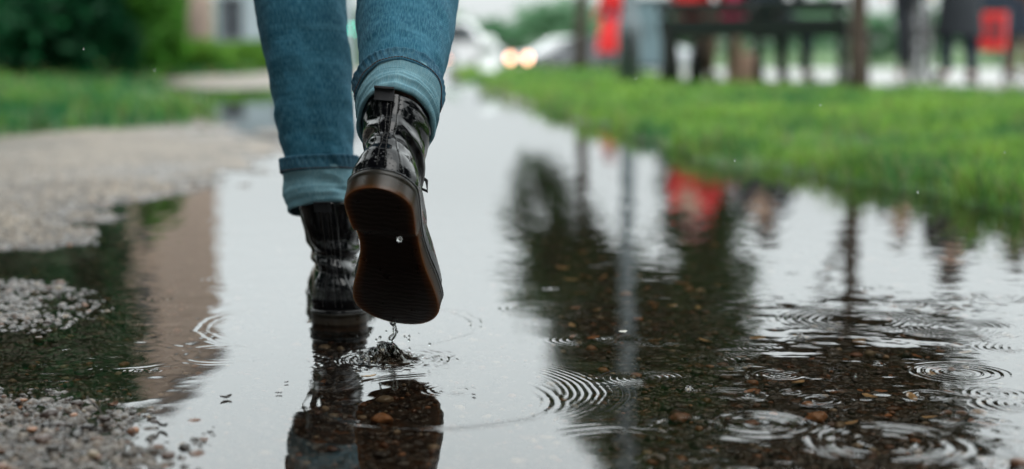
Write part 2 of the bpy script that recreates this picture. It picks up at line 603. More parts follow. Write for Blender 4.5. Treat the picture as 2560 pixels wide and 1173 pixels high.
for px, py, rpx, amp, lam, nc, *win in RINGS:
    cx, cy = G(px, py)
    r0 = rpx / F * cy
    lam = lam * 1e-3
    rr = np.hypot(WX - cx, WY - cy) + lam * (0.30 * vnoise(WX * 38 + px, WY * 38, 35) + 0.16 * vnoise(WX * 90, WY * 90 + py, 36))
    w = nc * lam * 0.5
    ang = np.arctan2(WY - cy, WX - cx)
    am = np.clip(0.7 + 1.4 * vnoise(np.cos(ang) * 1.5 + px, np.sin(ang) * 1.5 + py, 25), 0, 2)
    r0 = r0 * (1 + 0.05 * vnoise(np.cos(ang) * 1.2 + py, np.sin(ang) * 1.2 + px, 28))
    if win:
        am = am * np.exp(-(np.abs((ang - win[0] + np.pi) % (2 * np.pi) - np.pi) / win[1]) ** 4)
    WZ += 0.8 * amp * 1e-3 * am * np.cos(2 * np.pi * (rr - r0) / lam) * np.exp(-((rr - r0 + w * 0.6) / w) ** 2)
wx0, wy0 = G(960, 1010)
WZ += (0.00016 * vnoise(WX * 60, WY * 80, 29) + 0.00045 * vnoise(WX * 24, WY * 40, 30)) * np.exp(-((WX - wx0) / .075) ** 2 - ((WY - wy0) / .16) ** 2)
# churned water where the lifted boot leaves the puddle
sx0, sy0 = G(968, 897)
rr = np.hypot((WX - sx0) / 1.25, (WY - sy0))
WZ += 0.0115 * np.exp(-(rr / 0.020) ** 2) * (1 + 1.3 * fbm(WX * 190, WY * 190, 2, 26))
WZ += 0.0036 * np.exp(-(rr / 0.050) ** 2) * fbm(WX * 110, WY * 110, 3, 27)
# meniscus climbing the standing boot's heel
HEELX, HEELY = G(847, 818)
md = np.hypot((WX - HEELX) / 1.0, WY - (HEELY + 0.0375)) - 0.0385
WZ += 0.0022 * np.exp(-np.clip(md, 0, 1) / 0.004) * (md > -0.02)
wi = np.arange(WX.size, dtype=np.int32).reshape(WX.shape)
wq = np.stack([wi[:-1, :-1], wi[:-1, 1:], wi[1:, 1:], wi[1:, :-1]], -1).reshape(-1, 4)
gz = GZ[row0:row0 + nrow].ravel()
sdw = SD[row0:row0 + nrow].ravel()
xw = WX.ravel()
keep = (gz[wq].min(1) < WZ.ravel()[wq].max(1) + 0.001) & (sdw[wq[:, 0]] > -0.02) & (np.abs(xw[wq[:, 0]]) < 6)
k = NT('puddle_water')
fr = k.n('Fresnel'); fr.inputs['IOR'].default_value = 1.333
tr = k.n('BsdfTransparent'); tr.inputs[0].default_value = (0.64, 0.59, 0.53, 1)
gl = k.n('BsdfGlossy'); gl.inputs['Roughness'].default_value = 0.03; gl.inputs[0].default_value = (0.97, 0.99, 1, 1)
mx = k.n('MixShader')
k.l(fr.outputs[0], mx.inputs[0]); k.l(tr.outputs[0], mx.inputs[1]); k.l(gl.outputs[0], mx.inputs[2])
k.l(mx.outputs[0], k.out.inputs['Surface'])
M_WATER = k.m
tag(link('water', sub_mesh('water', np.stack([WX, WY, WZ], -1).reshape(-1, 3), wq[keep]), M_WATER), kind='structure')

k = NT('clear_water')
k.set(Base_Color=(0.95, 0.97, 0.97), Roughness=0.02, IOR=1.333, Transmission_Weight=1.0)
M_DROP = k.m

# ------------------------------------------------------------------ loose pebbles (stuff)
def ico(sub=1):
    bm = bmesh.new()
    bmesh.ops.create_icosphere(bm, subdivisions=sub, radius=1)
    bm.verts.index_update()
    v = np.array([q.co[:] for q in bm.verts])
    f = np.array([[q.index for q in p.verts] for p in bm.faces])
    bm.free()
    return v, f


def scatter_pebbles():
    iv, jf = ico(2)
    n = 5200
    y = G(0, 1250)[1] + (3.4 - G(0, 1250)[1]) * RNG.random(n) ** 1.5
    x = (RNG.random(n) * 1.5 - 0.75) * 0.5 * y * 1.25
    z, sd, _ = ground_z(x[None], y[None])
    z, sd = z[0], sd[0]
    ok = sd > 0.02
    x, y, z = x[ok], y[ok], z[ok]
    n = len(x)
    s = np.clip(np.exp(RNG.normal(math.log(0.0028), 0.42, n)), 0.0015, 0.0075)
    pal = np.array([(0.02, 0.016, 0.014), (0.03, 0.025, 0.02), (0.04, 0.034, 0.028), (0.06, 0.052, 0.045), (0.12, 0.050, 0.022), (0.26, 0.115, 0.05), (0.28, 0.22, 0.15), (0.035, 0.02, 0.014), (0.09, 0.05, 0.035)])
    c = pal[RNG.integers(0, len(pal), n)] * (0.8 + 0.4 * RNG.random((n, 1)))
    V, Fc, C = [], [], []
    for i in range(n):
        a = RNG.random() * 6.283
        sh = np.array([s[i] * (0.8 + 0.7 * RNG.random()), s[i], s[i] * (0.45 + 0.3 * RNG.random())])
        p = iv * (1 + 0.16 * RNG.normal(size=(len(iv), 1)) * 0.6) * sh
        ca, sa = math.cos(a), math.sin(a)
        p = np.stack([p[:, 0] * ca - p[:, 1] * sa + x[i], p[:, 0] * sa + p[:, 1] * ca + y[i], p[:, 2] + z[i] + sh[2] * 0.25], -1)
        V.append(p)
        Fc.append(jf + i * len(iv))
        C.append(np.repeat(c[i][None], len(iv), 0))
    return np_mesh('gravel', np.concatenate(V), np.concatenate(Fc), col=np.concatenate(C))


k = NT('pebble')
at = k.n('VertexColor', layer_name='tint')
nz = k.n('TexNoise'); nz.inputs['Scale'].default_value = 700; k.l(k.coord(), nz.inputs['Vector'])
k.set(Base_Color=k.mix(0.5, at.outputs[0], k.ramp(nz.outputs[0], [(0.3, 0.5), (0.7, 1.0)]), 'MULTIPLY'), Roughness=0.3)
M_PEB = k.m
tag(link('gravel', scatter_pebbles(), M_PEB), 'loose wet pebbles lying on the puddle floor and path', kind='stuff')

# ------------------------------------------------------------------ grass (stuff)
k = NT('grass_blades')
at = k.n('VertexColor', layer_name='tint')
df = k.n('BsdfDiffuse'); k.l(at.outputs[0], df.inputs[0])
tl = k.n('BsdfTranslucent'); k.l(at.outputs[0], tl.inputs[0])
gs = k.n('BsdfGlossy'); gs.inputs['Roughness'].default_value = 0.35; gs.inputs[0].default_value = (1, 1, 1, 1)
m1 = k.n('MixShader'); m1.inputs[0].default_value = 0.35; k.l(df.outputs[0], m1.inputs[1]); k.l(tl.outputs[0], m1.inputs[2])
m2 = k.n('MixShader'); m2.inputs[0].default_value = 0.015; k.l(m1.outputs[0], m2.inputs[1]); k.l(gs.outputs[0], m2.inputs[2])
k.l(m2.outputs[0], k.out.inputs['Surface'])
M_BLADE = k.m


def blades(x, y, h, w, name):
    n = len(x)
    z, sd, psd = ground_z(x[None], y[None])
    z, sd, psd = z[0], sd[0], psd[0]
    ok = (sd < 0.035) & (psd < -0.05)
    # bare and thick patches
    dens = fbm(x * 1.7, y * 1.7, 3, 31) + 0.9
    ok &= RNG.random(n) < np.clip(dens, 0.25, 1)
    x, y, z, h, w, sd = x[ok], y[ok], z[ok], h[ok], w[ok], sd[ok]
    n = len(x)
    patch = fbm(x * 1.1, y * 1.1, 3, 32)
    h = h * (0.75 + 1.3 * np.clip(patch + 0.25, 0, 1)) * (1 + 0.5 * sstep(-0.12, 0.0, sd))
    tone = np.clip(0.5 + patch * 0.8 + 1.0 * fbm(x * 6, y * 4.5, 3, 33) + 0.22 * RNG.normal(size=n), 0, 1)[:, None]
    tone = np.clip(tone - 0.42 * (x < -1.1)[:, None], 0, 1)  # the hedge's shade on the left verge is put into the blade colour
    h = h * (1 + 0.9 * np.clip(fbm(x * 7, y * 7, 2, 34), 0, 1))
    a = RNG.random(n) * 6.283
    lean = (0.25 + 0.7 * RNG.random(n)) * h
    dx, dy = np.cos(a), np.sin(a)
    b = a + 1.57 + RNG.normal(size=n) * 0.4
    wx, wy = np.cos(b) * w, np.sin(b) * w
    V = np.zeros((n, 7, 3))
    for i, (t, ww) in enumerate(((0, 1.0), (0.4, 0.9), (0.75, 0.6))):
        cx, cy, cz = x + dx * lean * t ** 2, y + dy * lean * t ** 2, z - 0.004 + h * t * (1 - 0.25 * t * (lean / h))
        V[:, 2 * i] = np.stack([cx - wx * ww, cy - wy * ww, cz], -1)
        V[:, 2 * i + 1] = np.stack([cx + wx * ww, cy + wy * ww, cz], -1)
    V[:, 6] = np.stack([x + dx * lean, y + dy * lean, z + h * (1 - 0.25 * (lean / h))], -1)
    base = (np.arange(n) * 7)[:, None]
    q = np.concatenate([base + np.array([0, 1, 3, 2]), base + np.array([2, 3, 5, 4])])
    t3 = base + np.array([4, 5, 6])
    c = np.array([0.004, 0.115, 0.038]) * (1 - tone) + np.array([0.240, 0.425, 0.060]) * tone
    dryb = RNG.random(n) < 0.10 + 0.12 * (sd > -0.05)
    c[dryb] = (0.20, 0.17, 0.08)
    C = np.repeat(c[:, None, :], 7, 1).reshape(-1, 3)
    return np_mesh(name, V.reshape(-1, 3), [q, t3], col=C)


def grass_points():
    X, Y, Hh, W = [], [], [], []
    for y0, y1, dens, hh, ww, x0, x1 in ((2.2, 5.2, 7000, 0.040, 0.0018, 0.25, 2.8), (5.2, 9, 2400, 0.038, 0.0028, -0.1, 5.2), (9, 16, 750, 0.036, 0.005, -0.6, 9),
                                         (16, 30, 220, 0.040, 0.010, -1.6, 6), (4.4, 9, 1300, 0.05, 0.0034, -4.2, -1.2), (9, 17, 420, 0.06, 0.006, -8, -2.5), (17, 27, 160, 0.08, 0.012, -11, -3)):
        n = int((y1 - y0) * (x1 - x0) * dens)
        X.append(x0 + (x1 - x0) * RNG.random(n))
        Y.append(y0 + (y1 - y0) * RNG.random(n))
        Hh.append(hh * (0.5 + 1.0 * RNG.random(n)))
        W.append(np.full(n, ww))
    return [np.concatenate(q) for q in (X, Y, Hh, W)]


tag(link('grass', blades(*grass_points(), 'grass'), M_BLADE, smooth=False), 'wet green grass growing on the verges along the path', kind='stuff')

# ------------------------------------------------------------------ bodies grown with the skin modifier
def skin(name, pts, edges, rad, mat, parent, sub=2, root=0):
    me = bpy.data.meshes.new(name)
    me.from_pydata([tuple(p) for p in pts], edges, [])
    o = bpy.data.objects.new(name, me)
    COL.objects.link(o)
    o.modifiers.new('skin', 'SKIN').use_smooth_shade = True
    for i, r in enumerate(rad):
        sv = me.skin_vertices[0].data[i]
        sv.radius = (r, r) if isinstance(r, (int, float)) else r
        sv.use_root = i == root
    m = o.modifiers.new('sub', 'SUBSURF')
    m.levels = m.render_levels = sub
    dg = bpy.context.evaluated_depsgraph_get()
    new = bpy.data.meshes.new_from_object(o.evaluated_get(dg))
    bpy.data.objects.remove(o)
    bpy.data.meshes.remove(me)
    new.name = name
    return link(name, new, mat, parent)


STAND = dict(pelvis=(0, 0, .93), waist=(0, 0, 1.05), chest=(0, .01, 1.28), neck=(0, 0, 1.45), head=(0, .03, 1.56), crown=(0, .02, 1.68), nose=(0, .125, 1.56),
             shl=(-.18, 0, 1.39), ell=(-.24, -.02, 1.12), wrl=(-.24, .06, .88), hal=(-.24, .08, .80),
             shr=(.18, 0, 1.39), elr=(.24, -.02, 1.12), wrr=(.24, .06, .88), har=(.24, .08, .80),
             hil=(-.09, 0, .90), knl=(-.10, .02, .50), anl=(-.11, -.02, .09), tol=(-.12, .13, .035),
             hir=(.09, 0, .90), knr=(.10, .02, .50), anr=(.11, -.02, .09), tor=(.12, .13, .035))
BRAD = dict(pelvis=.125, waist=.115, chest=.13, neck=.055, head=.078, crown=.062, nose=.018, shl=.055, ell=.038, wrl=.027, hal=.034, shr=.055, elr=.038, wrr=.027,
            har=.034, hil=.085, knl=.058, anl=.038, tol=.034, hir=.085, knr=.058, anr=.038, tor=.034)
BEDGE = [('pelvis', 'waist'), ('waist', 'chest'), ('chest', 'neck'), ('neck', 'head'), ('head', 'crown'), ('head', 'nose'), ('chest', 'shl'), ('shl', 'ell'), ('ell', 'wrl'), ('wrl', 'hal'),
         ('chest', 'shr'), ('shr', 'elr'), ('elr', 'wrr'), ('wrr', 'har'), ('pelvis', 'hil'), ('hil', 'knl'), ('knl', 'anl'), ('anl', 'tol'),
         ('pelvis', 'hir'), ('hir', 'knr'), ('knr', 'anr'), ('anr', 'tor')]


def grow(name, J, keys, mat, parent, add=0.0, rad=None, root=0, sub=2, scale=1.0):
    rr = dict(BRAD)
    rr.update(rad or {})
    ed = [(keys.index(a), keys.index(b)) for a, b in BEDGE if a in keys and b in keys]
    return skin(name, [J[q] for q in keys], ed, [(rr[q] + add) * scale for q in keys], mat, parent, sub, root)


def human(label, loc, rz, J, skinm, top, legs, shoe, hair, long_coat=None, cat='person', group=None):
    t = thing('person', label, cat, loc, rz, group)
    JJ = dict(STAND)
    JJ.update(J)
    grow('body', JJ, list(STAND), skinm, t)
    grow('jacket', JJ, ['pelvis', 'waist', 'chest', 'shl', 'ell', 'wrl', 'shr', 'elr', 'wrr'], top, t, 0.022)
    grow('trousers', JJ, ['pelvis', 'hil', 'knl', 'anl', 'hir', 'knr', 'anr'], legs, t, 0.012)
    for a, b in (('anl', 'tol'), ('anr', 'tor')):
        pa, pb = Vector(JJ[a]), Vector(JJ[b])
        heel = pa + Vector((0, -.04, -.05)) if abs(pb.z - pa.z) < .2 else pa
        skin('shoe', [pa, (pa + pb) / 2, pb], [(0, 1), (1, 2)], [.047, .05, .043], shoe, t, 2)
    hd = Vector(JJ['head'])
    skin('hair', [hd + Vector((0, -.02, .06)), hd + Vector((0, -.05, .0)), hd + Vector((0, -.045, -.10)), hd + Vector((0, .03, .09))], [(0, 1), (1, 2), (0, 3)], [.085, .085, .06, .07], hair, t, 2)
    if long_coat:
        z0, z1, w0, w1, m = long_coat
        mb = MB()
        prof = [(w0, z0), (w0 * 1.0, z0 + .02), (w0 * .86, z0 + (z1 - z0) * .4), (w1, z1)]
        mb.lathe(prof, 28)
        c = mb.build('coat_skirt', m, t, True)
        c.scale = (1, .75, 1)
    return t


SKINM = plain('skin', (0.50, 0.30, 0.22), 0.5, 0.1)
M_BLACKCLOTH = plain('black_cloth', (0.010, 0.014, 0.020), 0.8)
M_NAVY = plain('navy_cloth', (0.012, 0.022, 0.040), 0.8)
M_HAIR = plain('dark_hair', (0.02, 0.014, 0.01), 0.5)
M_SHOE = plain('shoe_leather', (0.02, 0.02, 0.022), 0.4)

# ------------------------------------------------------------------ the walker: boots
OUT_L = 26.5


def outline(n, mir=1):
    s = np.linspace(0, 1, n)
    y = OUT_L * (1 - np.cos(np.pi * s)) / 2
    xr = np.interp(y, [0, 3, 6, 9, 12, 15, 18, 21, 24, 26.5], [3.5, 3.6, 3.55, 3.4, 3.6, 4.2, 4.7, 4.85, 4.6, 4.2])
    xl = np.interp(y, [0, 3, 6, 9, 12, 15, 18, 20, 22, 24, 26.5], [-3.5, -3.6, -3.4, -2.95, -2.9, -3.6, -4.5, -4.85, -4.9, -4.6, -4.1])
    ker = np.ones(7) / 7
    xr = np.convolve(np.pad(xr, 3, 'edge'), ker, 'valid')
    xl = np.convolve(np.pad(xl, 3, 'edge'), ker, 'valid')
    xc = (xr + xl) / 2
    cap = np.ones(n)
    a = 3.4
    q = y < a
    cap[q] = np.sqrt(np.clip(1 - ((a - y[q]) / a) ** 2, 0, 1))
    b = 6.2
    q = y > OUT_L - b
    cap[q] = np.clip(1 - ((y[q] - OUT_L + b) / b) ** 2.3, 0, 1) ** (1 / 2.3)
    xr = xc + (xr - xc) * cap
    xl = xc + (xl - xc) * cap
    # ring: heel back -> right side -> toe -> left side
    X = np.concatenate([xr, xl[1:-1][::-1]])
    Y = np.concatenate([y, y[1:-1][::-1]])
    C = np.concatenate([xc, xc[1:-1][::-1]])
    SS = np.concatenate([s, s[1:-1][::-1]])
    side = np.concatenate([np.ones(n), -np.ones(n - 2)])
    return X * mir, Y, C * mir, SS, side * mir


def spring(y):
    return 1.0 * np.clip((y - 17.5) / 9, 0, 1) ** 2


def ring_faces(nl, n, flip=False):
    i = np.arange(n)
    j = (i + 1) % n
    f = np.concatenate([np.stack([k * n + i, k * n + j, (k + 1) * n + j, (k + 1) * n + i], -1) for k in range(nl - 1)])
    return f[:, ::-1] if flip else f


k = NT('patent_leather')
co = k.coord('Object')
vo = k.n('TexVoronoi'); vo.inputs['Scale'].default_value = 330; k.l(co, vo.inputs['Vector'])
spc = k.n('SeparateColor'); k.l(vo.outputs['Color'], spc.inputs[0])
drop = k.math('MULTIPLY', k.ramp(vo.outputs['Distance'], [(0.0, 1.0), (0.34, 0.0)], 'EASE'), k.ramp(spc.outputs[0], [(0.70, 0.0), (0.75, 1.0)]))
nz = k.n('TexNoise'); nz.inputs['Scale'].default_value = 45; nz.inputs['Detail'].default_value = 4; k.l(co, nz.inputs['Vector'])
cr = k.n('TexNoise'); cr.inputs['Scale'].default_value = 260; cr.inputs['Detail'].default_value = 3; k.l(k.coord('Object', (1, 1, 2.2)), cr.inputs['Vector'])
nb = k.bump(nz.outputs[0], 0.16, 0.004)
nb = k.bump(cr.outputs[0], 0.05, 0.002, nb)
k.set(Base_Color=(0.003, 0.003, 0.004), Roughness=k.ramp(nz.outputs[0], [(0.35, 0.02), (0.7, 0.07)]), Specular_IOR_Level=0.36, Coat_Weight=0.0, Coat_Roughness=0.03,
      Normal=k.bump(drop, 0.5, 0.0012, nb))
k.l(k.bump(drop, 0.5, 0.0012), k.b.inputs['Coat Normal'])
M_PATENT = k.m

k = NT('gum_sole')
at = k.n('Attribute', attribute_name='rim')
up = k.n('Attribute', attribute_name='wall')
nz = k.n('TexNoise'); nz.inputs['Scale'].default_value = 55; nz.inputs['Detail'].default_value = 5; k.l(k.coord(), nz.inputs['Vector'])
under = k.ramp(at.outputs['Fac'], [(0.0, (0.007, 0.0028, 0.002)), (0.74, (0.010, 0.004, 0.0026)), (0.88, (0.065, 0.022, 0.008)), (1.0, (0.22, 0.085, 0.026))])  # light glowing through the gum is put into the rim and lower wall colour
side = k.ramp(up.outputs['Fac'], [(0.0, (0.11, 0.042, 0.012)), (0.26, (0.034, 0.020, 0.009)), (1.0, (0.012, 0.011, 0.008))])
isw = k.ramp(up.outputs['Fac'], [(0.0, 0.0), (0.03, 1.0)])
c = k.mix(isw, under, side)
wv = k.n('TexWave', wave_type='BANDS', bands_direction='Y')
wv.inputs['Scale'].default_value = 36; wv.inputs['Distortion'].default_value = 7.0; wv.inputs['Detail'].default_value = 2; wv.inputs['Detail Scale'].default_value = 1.5
k.l(k.coord(), wv.inputs['Vector'])
k.set(Base_Color=k.mix(0.5, c, k.ramp(nz.outputs[0], [(0.3, 0.45), (0.7, 1.0)]), 'MULTIPLY'), Roughness=k.ramp(nz.outputs[0], [(0.3, 0.25), (0.7, 0.42)]), Specular_IOR_Level=0.34,
      Subsurface_Weight=0.15, Subsurface_Radius=(0.012, 0.004, 0.0015), Subsurface_Scale=1.0)
wfac = k.math('MULTIPLY', k.math('SUBTRACT', 1.0, isw), wv.outputs['Fac'])
k.set(Normal=k.bump(wfac, 0.12, 0.002))
M_SOLE = k.m
M_THREAD = plain('thread', (0.03, 0.028, 0.026), 0.6)
M_TAB = plain('woven_tab', (0.008, 0.008, 0.010), 0.85, 0.3, 400)
M_LACE = plain('lace', (0.008, 0.008, 0.009), 0.8, 0.3, 300)
M_EYELET = plain('eyelet', (0.05, 0.05, 0.055), 0.3, 0.1, 50, 1.0)


def make_boot(parent, M, mir, lean=0.0, flex=0.1, seed=0, tab=1.0, top=12.1):
    n = 64
    X, Y, C, SS, side = outline(n, mir)
    N = len(X)
    # ---- sole
    rings, rim, wall = [], [], []

    def bz(y):
        return np.interp(y, [0, 7.6, 8.4, 10.5, 13.0, 14.5, 30], [0, 0, 0.62, 0.55, 0.22, 0.05, 0]) + spring(y)

    def tz(y):
        return np.interp(y, [0, 8, 14, 27], [2.2, 2.15, 1.75, 1.7]) + spring(y)
    nx, ny = np.gradient(Y), -np.gradient(X)
    nx = (np.roll(Y, -1) - np.roll(Y, 1)) * mir
    ny = -(np.roll(X, -1) - np.roll(X, 1)) * mir
    ln = np.hypot(nx, ny) + 1e-9
    nx, ny = nx / ln, ny / ln
    for kk in (0.0, .22, .42, .6, .75, .86, .94, 0.985):
        yy = 13.25 + (Y - 13.25) * (0.90 + 0.10 * kk)
        rings.append(np.stack([C + (X - C) * kk, yy, bz(yy) + (0.10 if kk > .98 else 0)*0], -1))
        rim.append(np.full(N, kk)); wall.append(np.zeros(N))
    lv = 15
    for q in range(lv):
        f = q / (lv - 1)
        off = (0.0 if q % 2 else -0.11) + (-0.06 if q == 0 else 0)
        if q >= lv - 3:
            off = 0.05
        z = bz(Y) + 0.12 + (tz(Y) - bz(Y) - 0.12) * f
        rings.append(np.stack([X + nx * off, Y + ny * off, z], -1))
        rim.append(np.ones(N)); wall.append(np.full(N, 0.05 + 0.95 * f))
    for ins in (0.5, 1.5):
        rings.append(np.stack([X - nx * ins, Y - ny * ins, tz(Y) + 0.02], -1))
        rim.append(np.ones(N)); wall.append(np.ones(N))
    V = np.concatenate(rings) * 0.01
    me = np_mesh('sole', V, ring_faces(len(rings), N, mir > 0), extra=dict(rim=np.concatenate(rim), wall=np.concatenate(wall)))
    # ---- upper
    zs = np.concatenate([np.linspace(-0.15, 4, 20), np.linspace(4.2, top, 53)])
    P = np.zeros((len(zs), N, 3))
    for i, z in enumerate(zs):
        yb = np.interp(z, [0, 1.5, 3, 5, 7, 9, 11, 13.4], [.55, .25, .35, 1.0, 1.45, 1.45, 1.2, 0.9])
        yf = np.interp(z, [0, 1, 2, 3, 4, 5, 6, 7, 8, 9, 10, 13.4], [25.6, 25.8, 25.3, 24.2, 22.2, 19.6, 17.0, 14.8, 13.2, 12.2, 11.5, 10.9])
        w = np.interp(z, [0, 3, 5, 6.5, 8, 10, 12, 13.4], [3.2, 3.1, 3.05, 3.05, 3.3, 3.65, 3.85, 3.95])
        a = float(sstep(1.0, 7.5, z))
        xs = np.interp(z, [0, 1.5, 3, 4.5, 7], [0.93, 0.97, 0.92, 0.80, 0.6])
        bx = C + (X - C) * xs
        by = yb + (Y / OUT_L) * (yf - yb)
        ex = side * w * np.sin(np.pi * SS) ** 0.9
        ey = yb + (yf - yb) * (1 - np.cos(np.pi * SS)) / 2
        x = bx * (1 - a) + ex * a
        y = by * (1 - a) + ey * a
        zz = np.full(N, z) + np.interp(y, [0, 8, 14, 27], [2.2, 2.15, 1.75, 1.7]) + spring(y) * max(0, 1 - z / 6)
        P[i] = np.stack([x, y, zz], -1)
    dth = np.roll(P, -1, 1) - np.roll(P, 1, 1)
    dz = np.gradient(P, axis=0)
    nn = np.cross(dth, dz) * mir
    nn /= np.linalg.norm(nn, axis=-1, keepdims=True) + 1e-9
    th = np.arange(N) / N * 2 * np.pi
    TH, ZZ = np.meshgrid(th, zs)
    cx, sx_ = np.cos(TH), np.sin(TH)
    env = np.exp(-((ZZ - 6.2) / 2.3) ** 2)
    ph = ZZ * 2.6 + 1.9 * np.sin(TH * 1.0 + seed) + 2.2 * fbm(cx * 1.3 + seed, sx_ * 1.3 + ZZ * 0.22, 2, 50)
    disp = env * (0.24 * np.sin(ph) - 0.05) + 0.22 * fbm(cx * 1.4 + ZZ * 0.25, sx_ * 1.4 + ZZ * 0.16 + seed, 3, 51) * sstep(1.5, 4, ZZ)
    disp += 0.10 * sstep(0.5, 0.25, np.abs(ZZ - top + .2))       # padded collar
    P = P + nn * disp[..., None]
    # shaft leans and the ankle flexes
    h = np.clip(P[..., 2] - 6.5, 0, None)
    P[..., 0] += lean * np.clip(P[..., 2] - 3.0, 0, None)
    P[..., 1] += flex * h
    P *= 0.01
    inner = P[::-1][:16].copy()
    cen = inner.mean(1, keepdims=True)
    inner = cen + (inner - cen) * np.array([0.93, 0.93, 1.0])
    allv = np.concatenate([P.reshape(-1, 3), inner.reshape(-1, 3)])
    ume = np_mesh('boot', allv, ring_faces(len(zs) + 16, N, mir < 0))
    boot = link('boot', ume, M_PATENT, parent)
    boot.matrix_local = M
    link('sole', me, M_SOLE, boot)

    def surf(z, ti, off):
        """point on the upper at height z (cm above the sole) and ring index ti (float)"""
        fz = np.interp(z, zs, np.arange(len(zs)))
        i0 = int(min(fz, len(zs) - 2)); fi = fz - i0
        j0 = int(math.floor(ti)); fj = ti - j0
        j1, j0 = (j0 + 1) % N, j0 % N
        p = (P[i0, j0] * (1 - fj) + P[i0, j1] * fj) * (1 - fi) + (P[i0 + 1, j0] * (1 - fj) + P[i0 + 1, j1] * fj) * fi
        return Vector(p + nn[i0, j0] * off * 0.01)
    # welt: a rounded rand round the upper, with its stitches
    mb = MB()
    pts = [Vector((X[i] * .985 + 0 * C[i], Y[i] * 0.99 + .12, tz(Y[i]) + 0.14)) * 0.01 for i in range(N)]
    prof = [(0.0, -.14), (.16, -.10), (.20, .02), (.12, .14), (-.25, .17), (-.55, .10)]
    vs, fs = [], []
    for (o_, zz) in prof:
        for i in range(N):
            vs.append((pts[i].x + nx[i] * o_ * .01, pts[i].y + ny[i] * o_ * .01, pts[i].z + zz * .01))
    welt = link('welt', np_mesh('welt', np.array(vs), ring_faces(len(prof), N, mir < 0)), M_PATENT, boot)
    mb = MB()
    for i in range(0, N):
        a, b = i, (i + 1) % N
        pa = pts[a] + Vector((-nx[a], -ny[a], 0)) * 0.0004 + Vector((0, 0, .0018))
        pb = pts[b] + Vector((-nx[b], -ny[b], 0)) * 0.0004 + Vector((0, 0, .0018))
        if (pb - pa).length > 0.002:
            mb.tube([pa.lerp(pb, .12), pa.lerp(pb, .88)], .0006, 5)
    mb.build('welt_stitching', M_THREAD, boot, True)
    # back stay: a strip of leather down the heel with a centre seam
    def hw(z):
        return np.interp(z, [0, 4, 13], [7.5, 6.0, 4.2])
    vs = []
    zl = np.linspace(0.4, top - .1, 46)
    cols = 13
    for z in zl:
        for c in range(cols):
            q = -1 + 2 * c / (cols - 1)
            off = 0.0 if abs(q) > .99 else 0.13
            if abs(q) < .1:
                off = 0.05
            vs.append(surf(z, (q * hw(z)) % N, off)[:])
    i = np.arange(cols - 1)
    f = np.concatenate([np.stack([r * cols + i, r * cols + i + 1, (r + 1) * cols + i + 1, (r + 1) * cols + i], -1) for r in range(len(zl) - 1)])
    link('back_stay', np_mesh('back_stay', np.array(vs), f if mir > 0 else f[:, ::-1]), M_PATENT, boot)
    mb = MB()
    for q in (-0.82, -0.16, 0.16, 0.82):
        for z in np.arange(0.8, top - .4, 0.30):
            a = surf(z, (q * hw(z)) % N, 0.15)
            b = surf(z + 0.2, (q * hw(z + .2)) % N, 0.15)
            mb.tube([a, b], 0.0004, 5)
    mb.build('back_stitching', M_THREAD, boot, True)
    # pull tab: a folded loop of webbing standing up from the collar
    a = surf(top - 1.1, 0, 0.18); b = surf(top, 0, 0.15)
    dirv = (b - a).normalized(); outv = Vector(nn[-6, 0])
    path_ = [a, b, b + (dirv * .003 + outv * .002) * tab, b + (dirv * .0065 + outv * .006) * tab, b + (dirv * .006 + outv * .010) * tab, b + (dirv * .0015 + outv * .009) * tab]
    vs = []
    for s_ in (0.0, 0.0016):
        for p in path_:
            for w_ in (-.0165, -.011, -.006, -.001, .0045):
                vs.append((p + Vector((w_, 0, 0)) + outv * s_)[:])
    mp_, r_ = len(path_), 5
    fs = []
    for s_ in (0, 1):
        for i_ in range(mp_ - 1):
            for c in range(r_ - 1):
                o_ = s_ * mp_ * r_
                fs.append((o_ + i_ * r_ + c, o_ + i_ * r_ + c + 1, o_ + (i_ + 1) * r_ + c + 1, o_ + (i_ + 1) * r_ + c))
    for i_ in range(mp_ - 1):
        for c in (0, r_ - 1):
            fs.append((i_ * r_ + c, (i_ + 1) * r_ + c, mp_ * r_ + (i_ + 1) * r_ + c, mp_ * r_ + i_ * r_ + c))
    MB().add(vs, fs).build('pull_tab', M_TAB, boot, True)
    # tongue, eyelets and laces up the front
    half = N // 2
    mb = MB()
    zz = [4.3, 5.2, 6.1, 7.0, 7.9, 8.8, 9.7, 10.5]
    for i_, z in enumerate(zz):
        for sgn in (-1, 1):
            e = surf(z, half + sgn * 9, 0.1)
            MB().lathe([(.0016, -.0008), (.0034, -.0006), (.0034, .0006), (.0016, .0010)], 10, e[:], 'y').build('eyelet', M_EYELET, boot, True)
            z2 = zz[min(i_ + 1, len(zz) - 1)]
            e2 = surf(z2, half - sgn * 9, 0.2)
            mid = surf((z + z2) / 2, half, 0.45 + 0.1 * (sgn > 0))
            mb.tube([surf(z, half + sgn * 9, .2), mid, e2], .0019, 7)
    for sgn in (-1, 1):
        p0 = surf(10.5, half, .5)
        q = Vector((sgn * .03, .012, -.012)); mb.tube([p0, p0 + q * .5 + Vector((0, .01, .008)), p0 + q, p0 + q * 1.1 + Vector((0, 0, -.012)), p0 + q * .5 + Vector((0, .004, -.014)), p0], .0018, 7)
        mb.tube([p0, p0 + Vector((sgn * .014, .014, -.02)), p0 + Vector((sgn * .02, .012, -.045))], .0017, 7)
    mb.build('laces', M_LACE, boot, True)
    vs = []
    for z in np.linspace(4.2, top + .6, 16):
        for c in range(7):
            q = -1 + 2 * c / 6
            p = surf(min(z, top), half + q * 8, 0.12 + .12 * (1 - q * q)) + Vector((0, 0.0, max(0, z - top) * .01))
            vs.append(p[:])
    i = np.arange(6)
    f = np.concatenate([np.stack([r * 7 + i, r * 7 + i + 1, (r + 1) * 7 + i + 1, (r + 1) * 7 + i], -1) for r in range(15)])
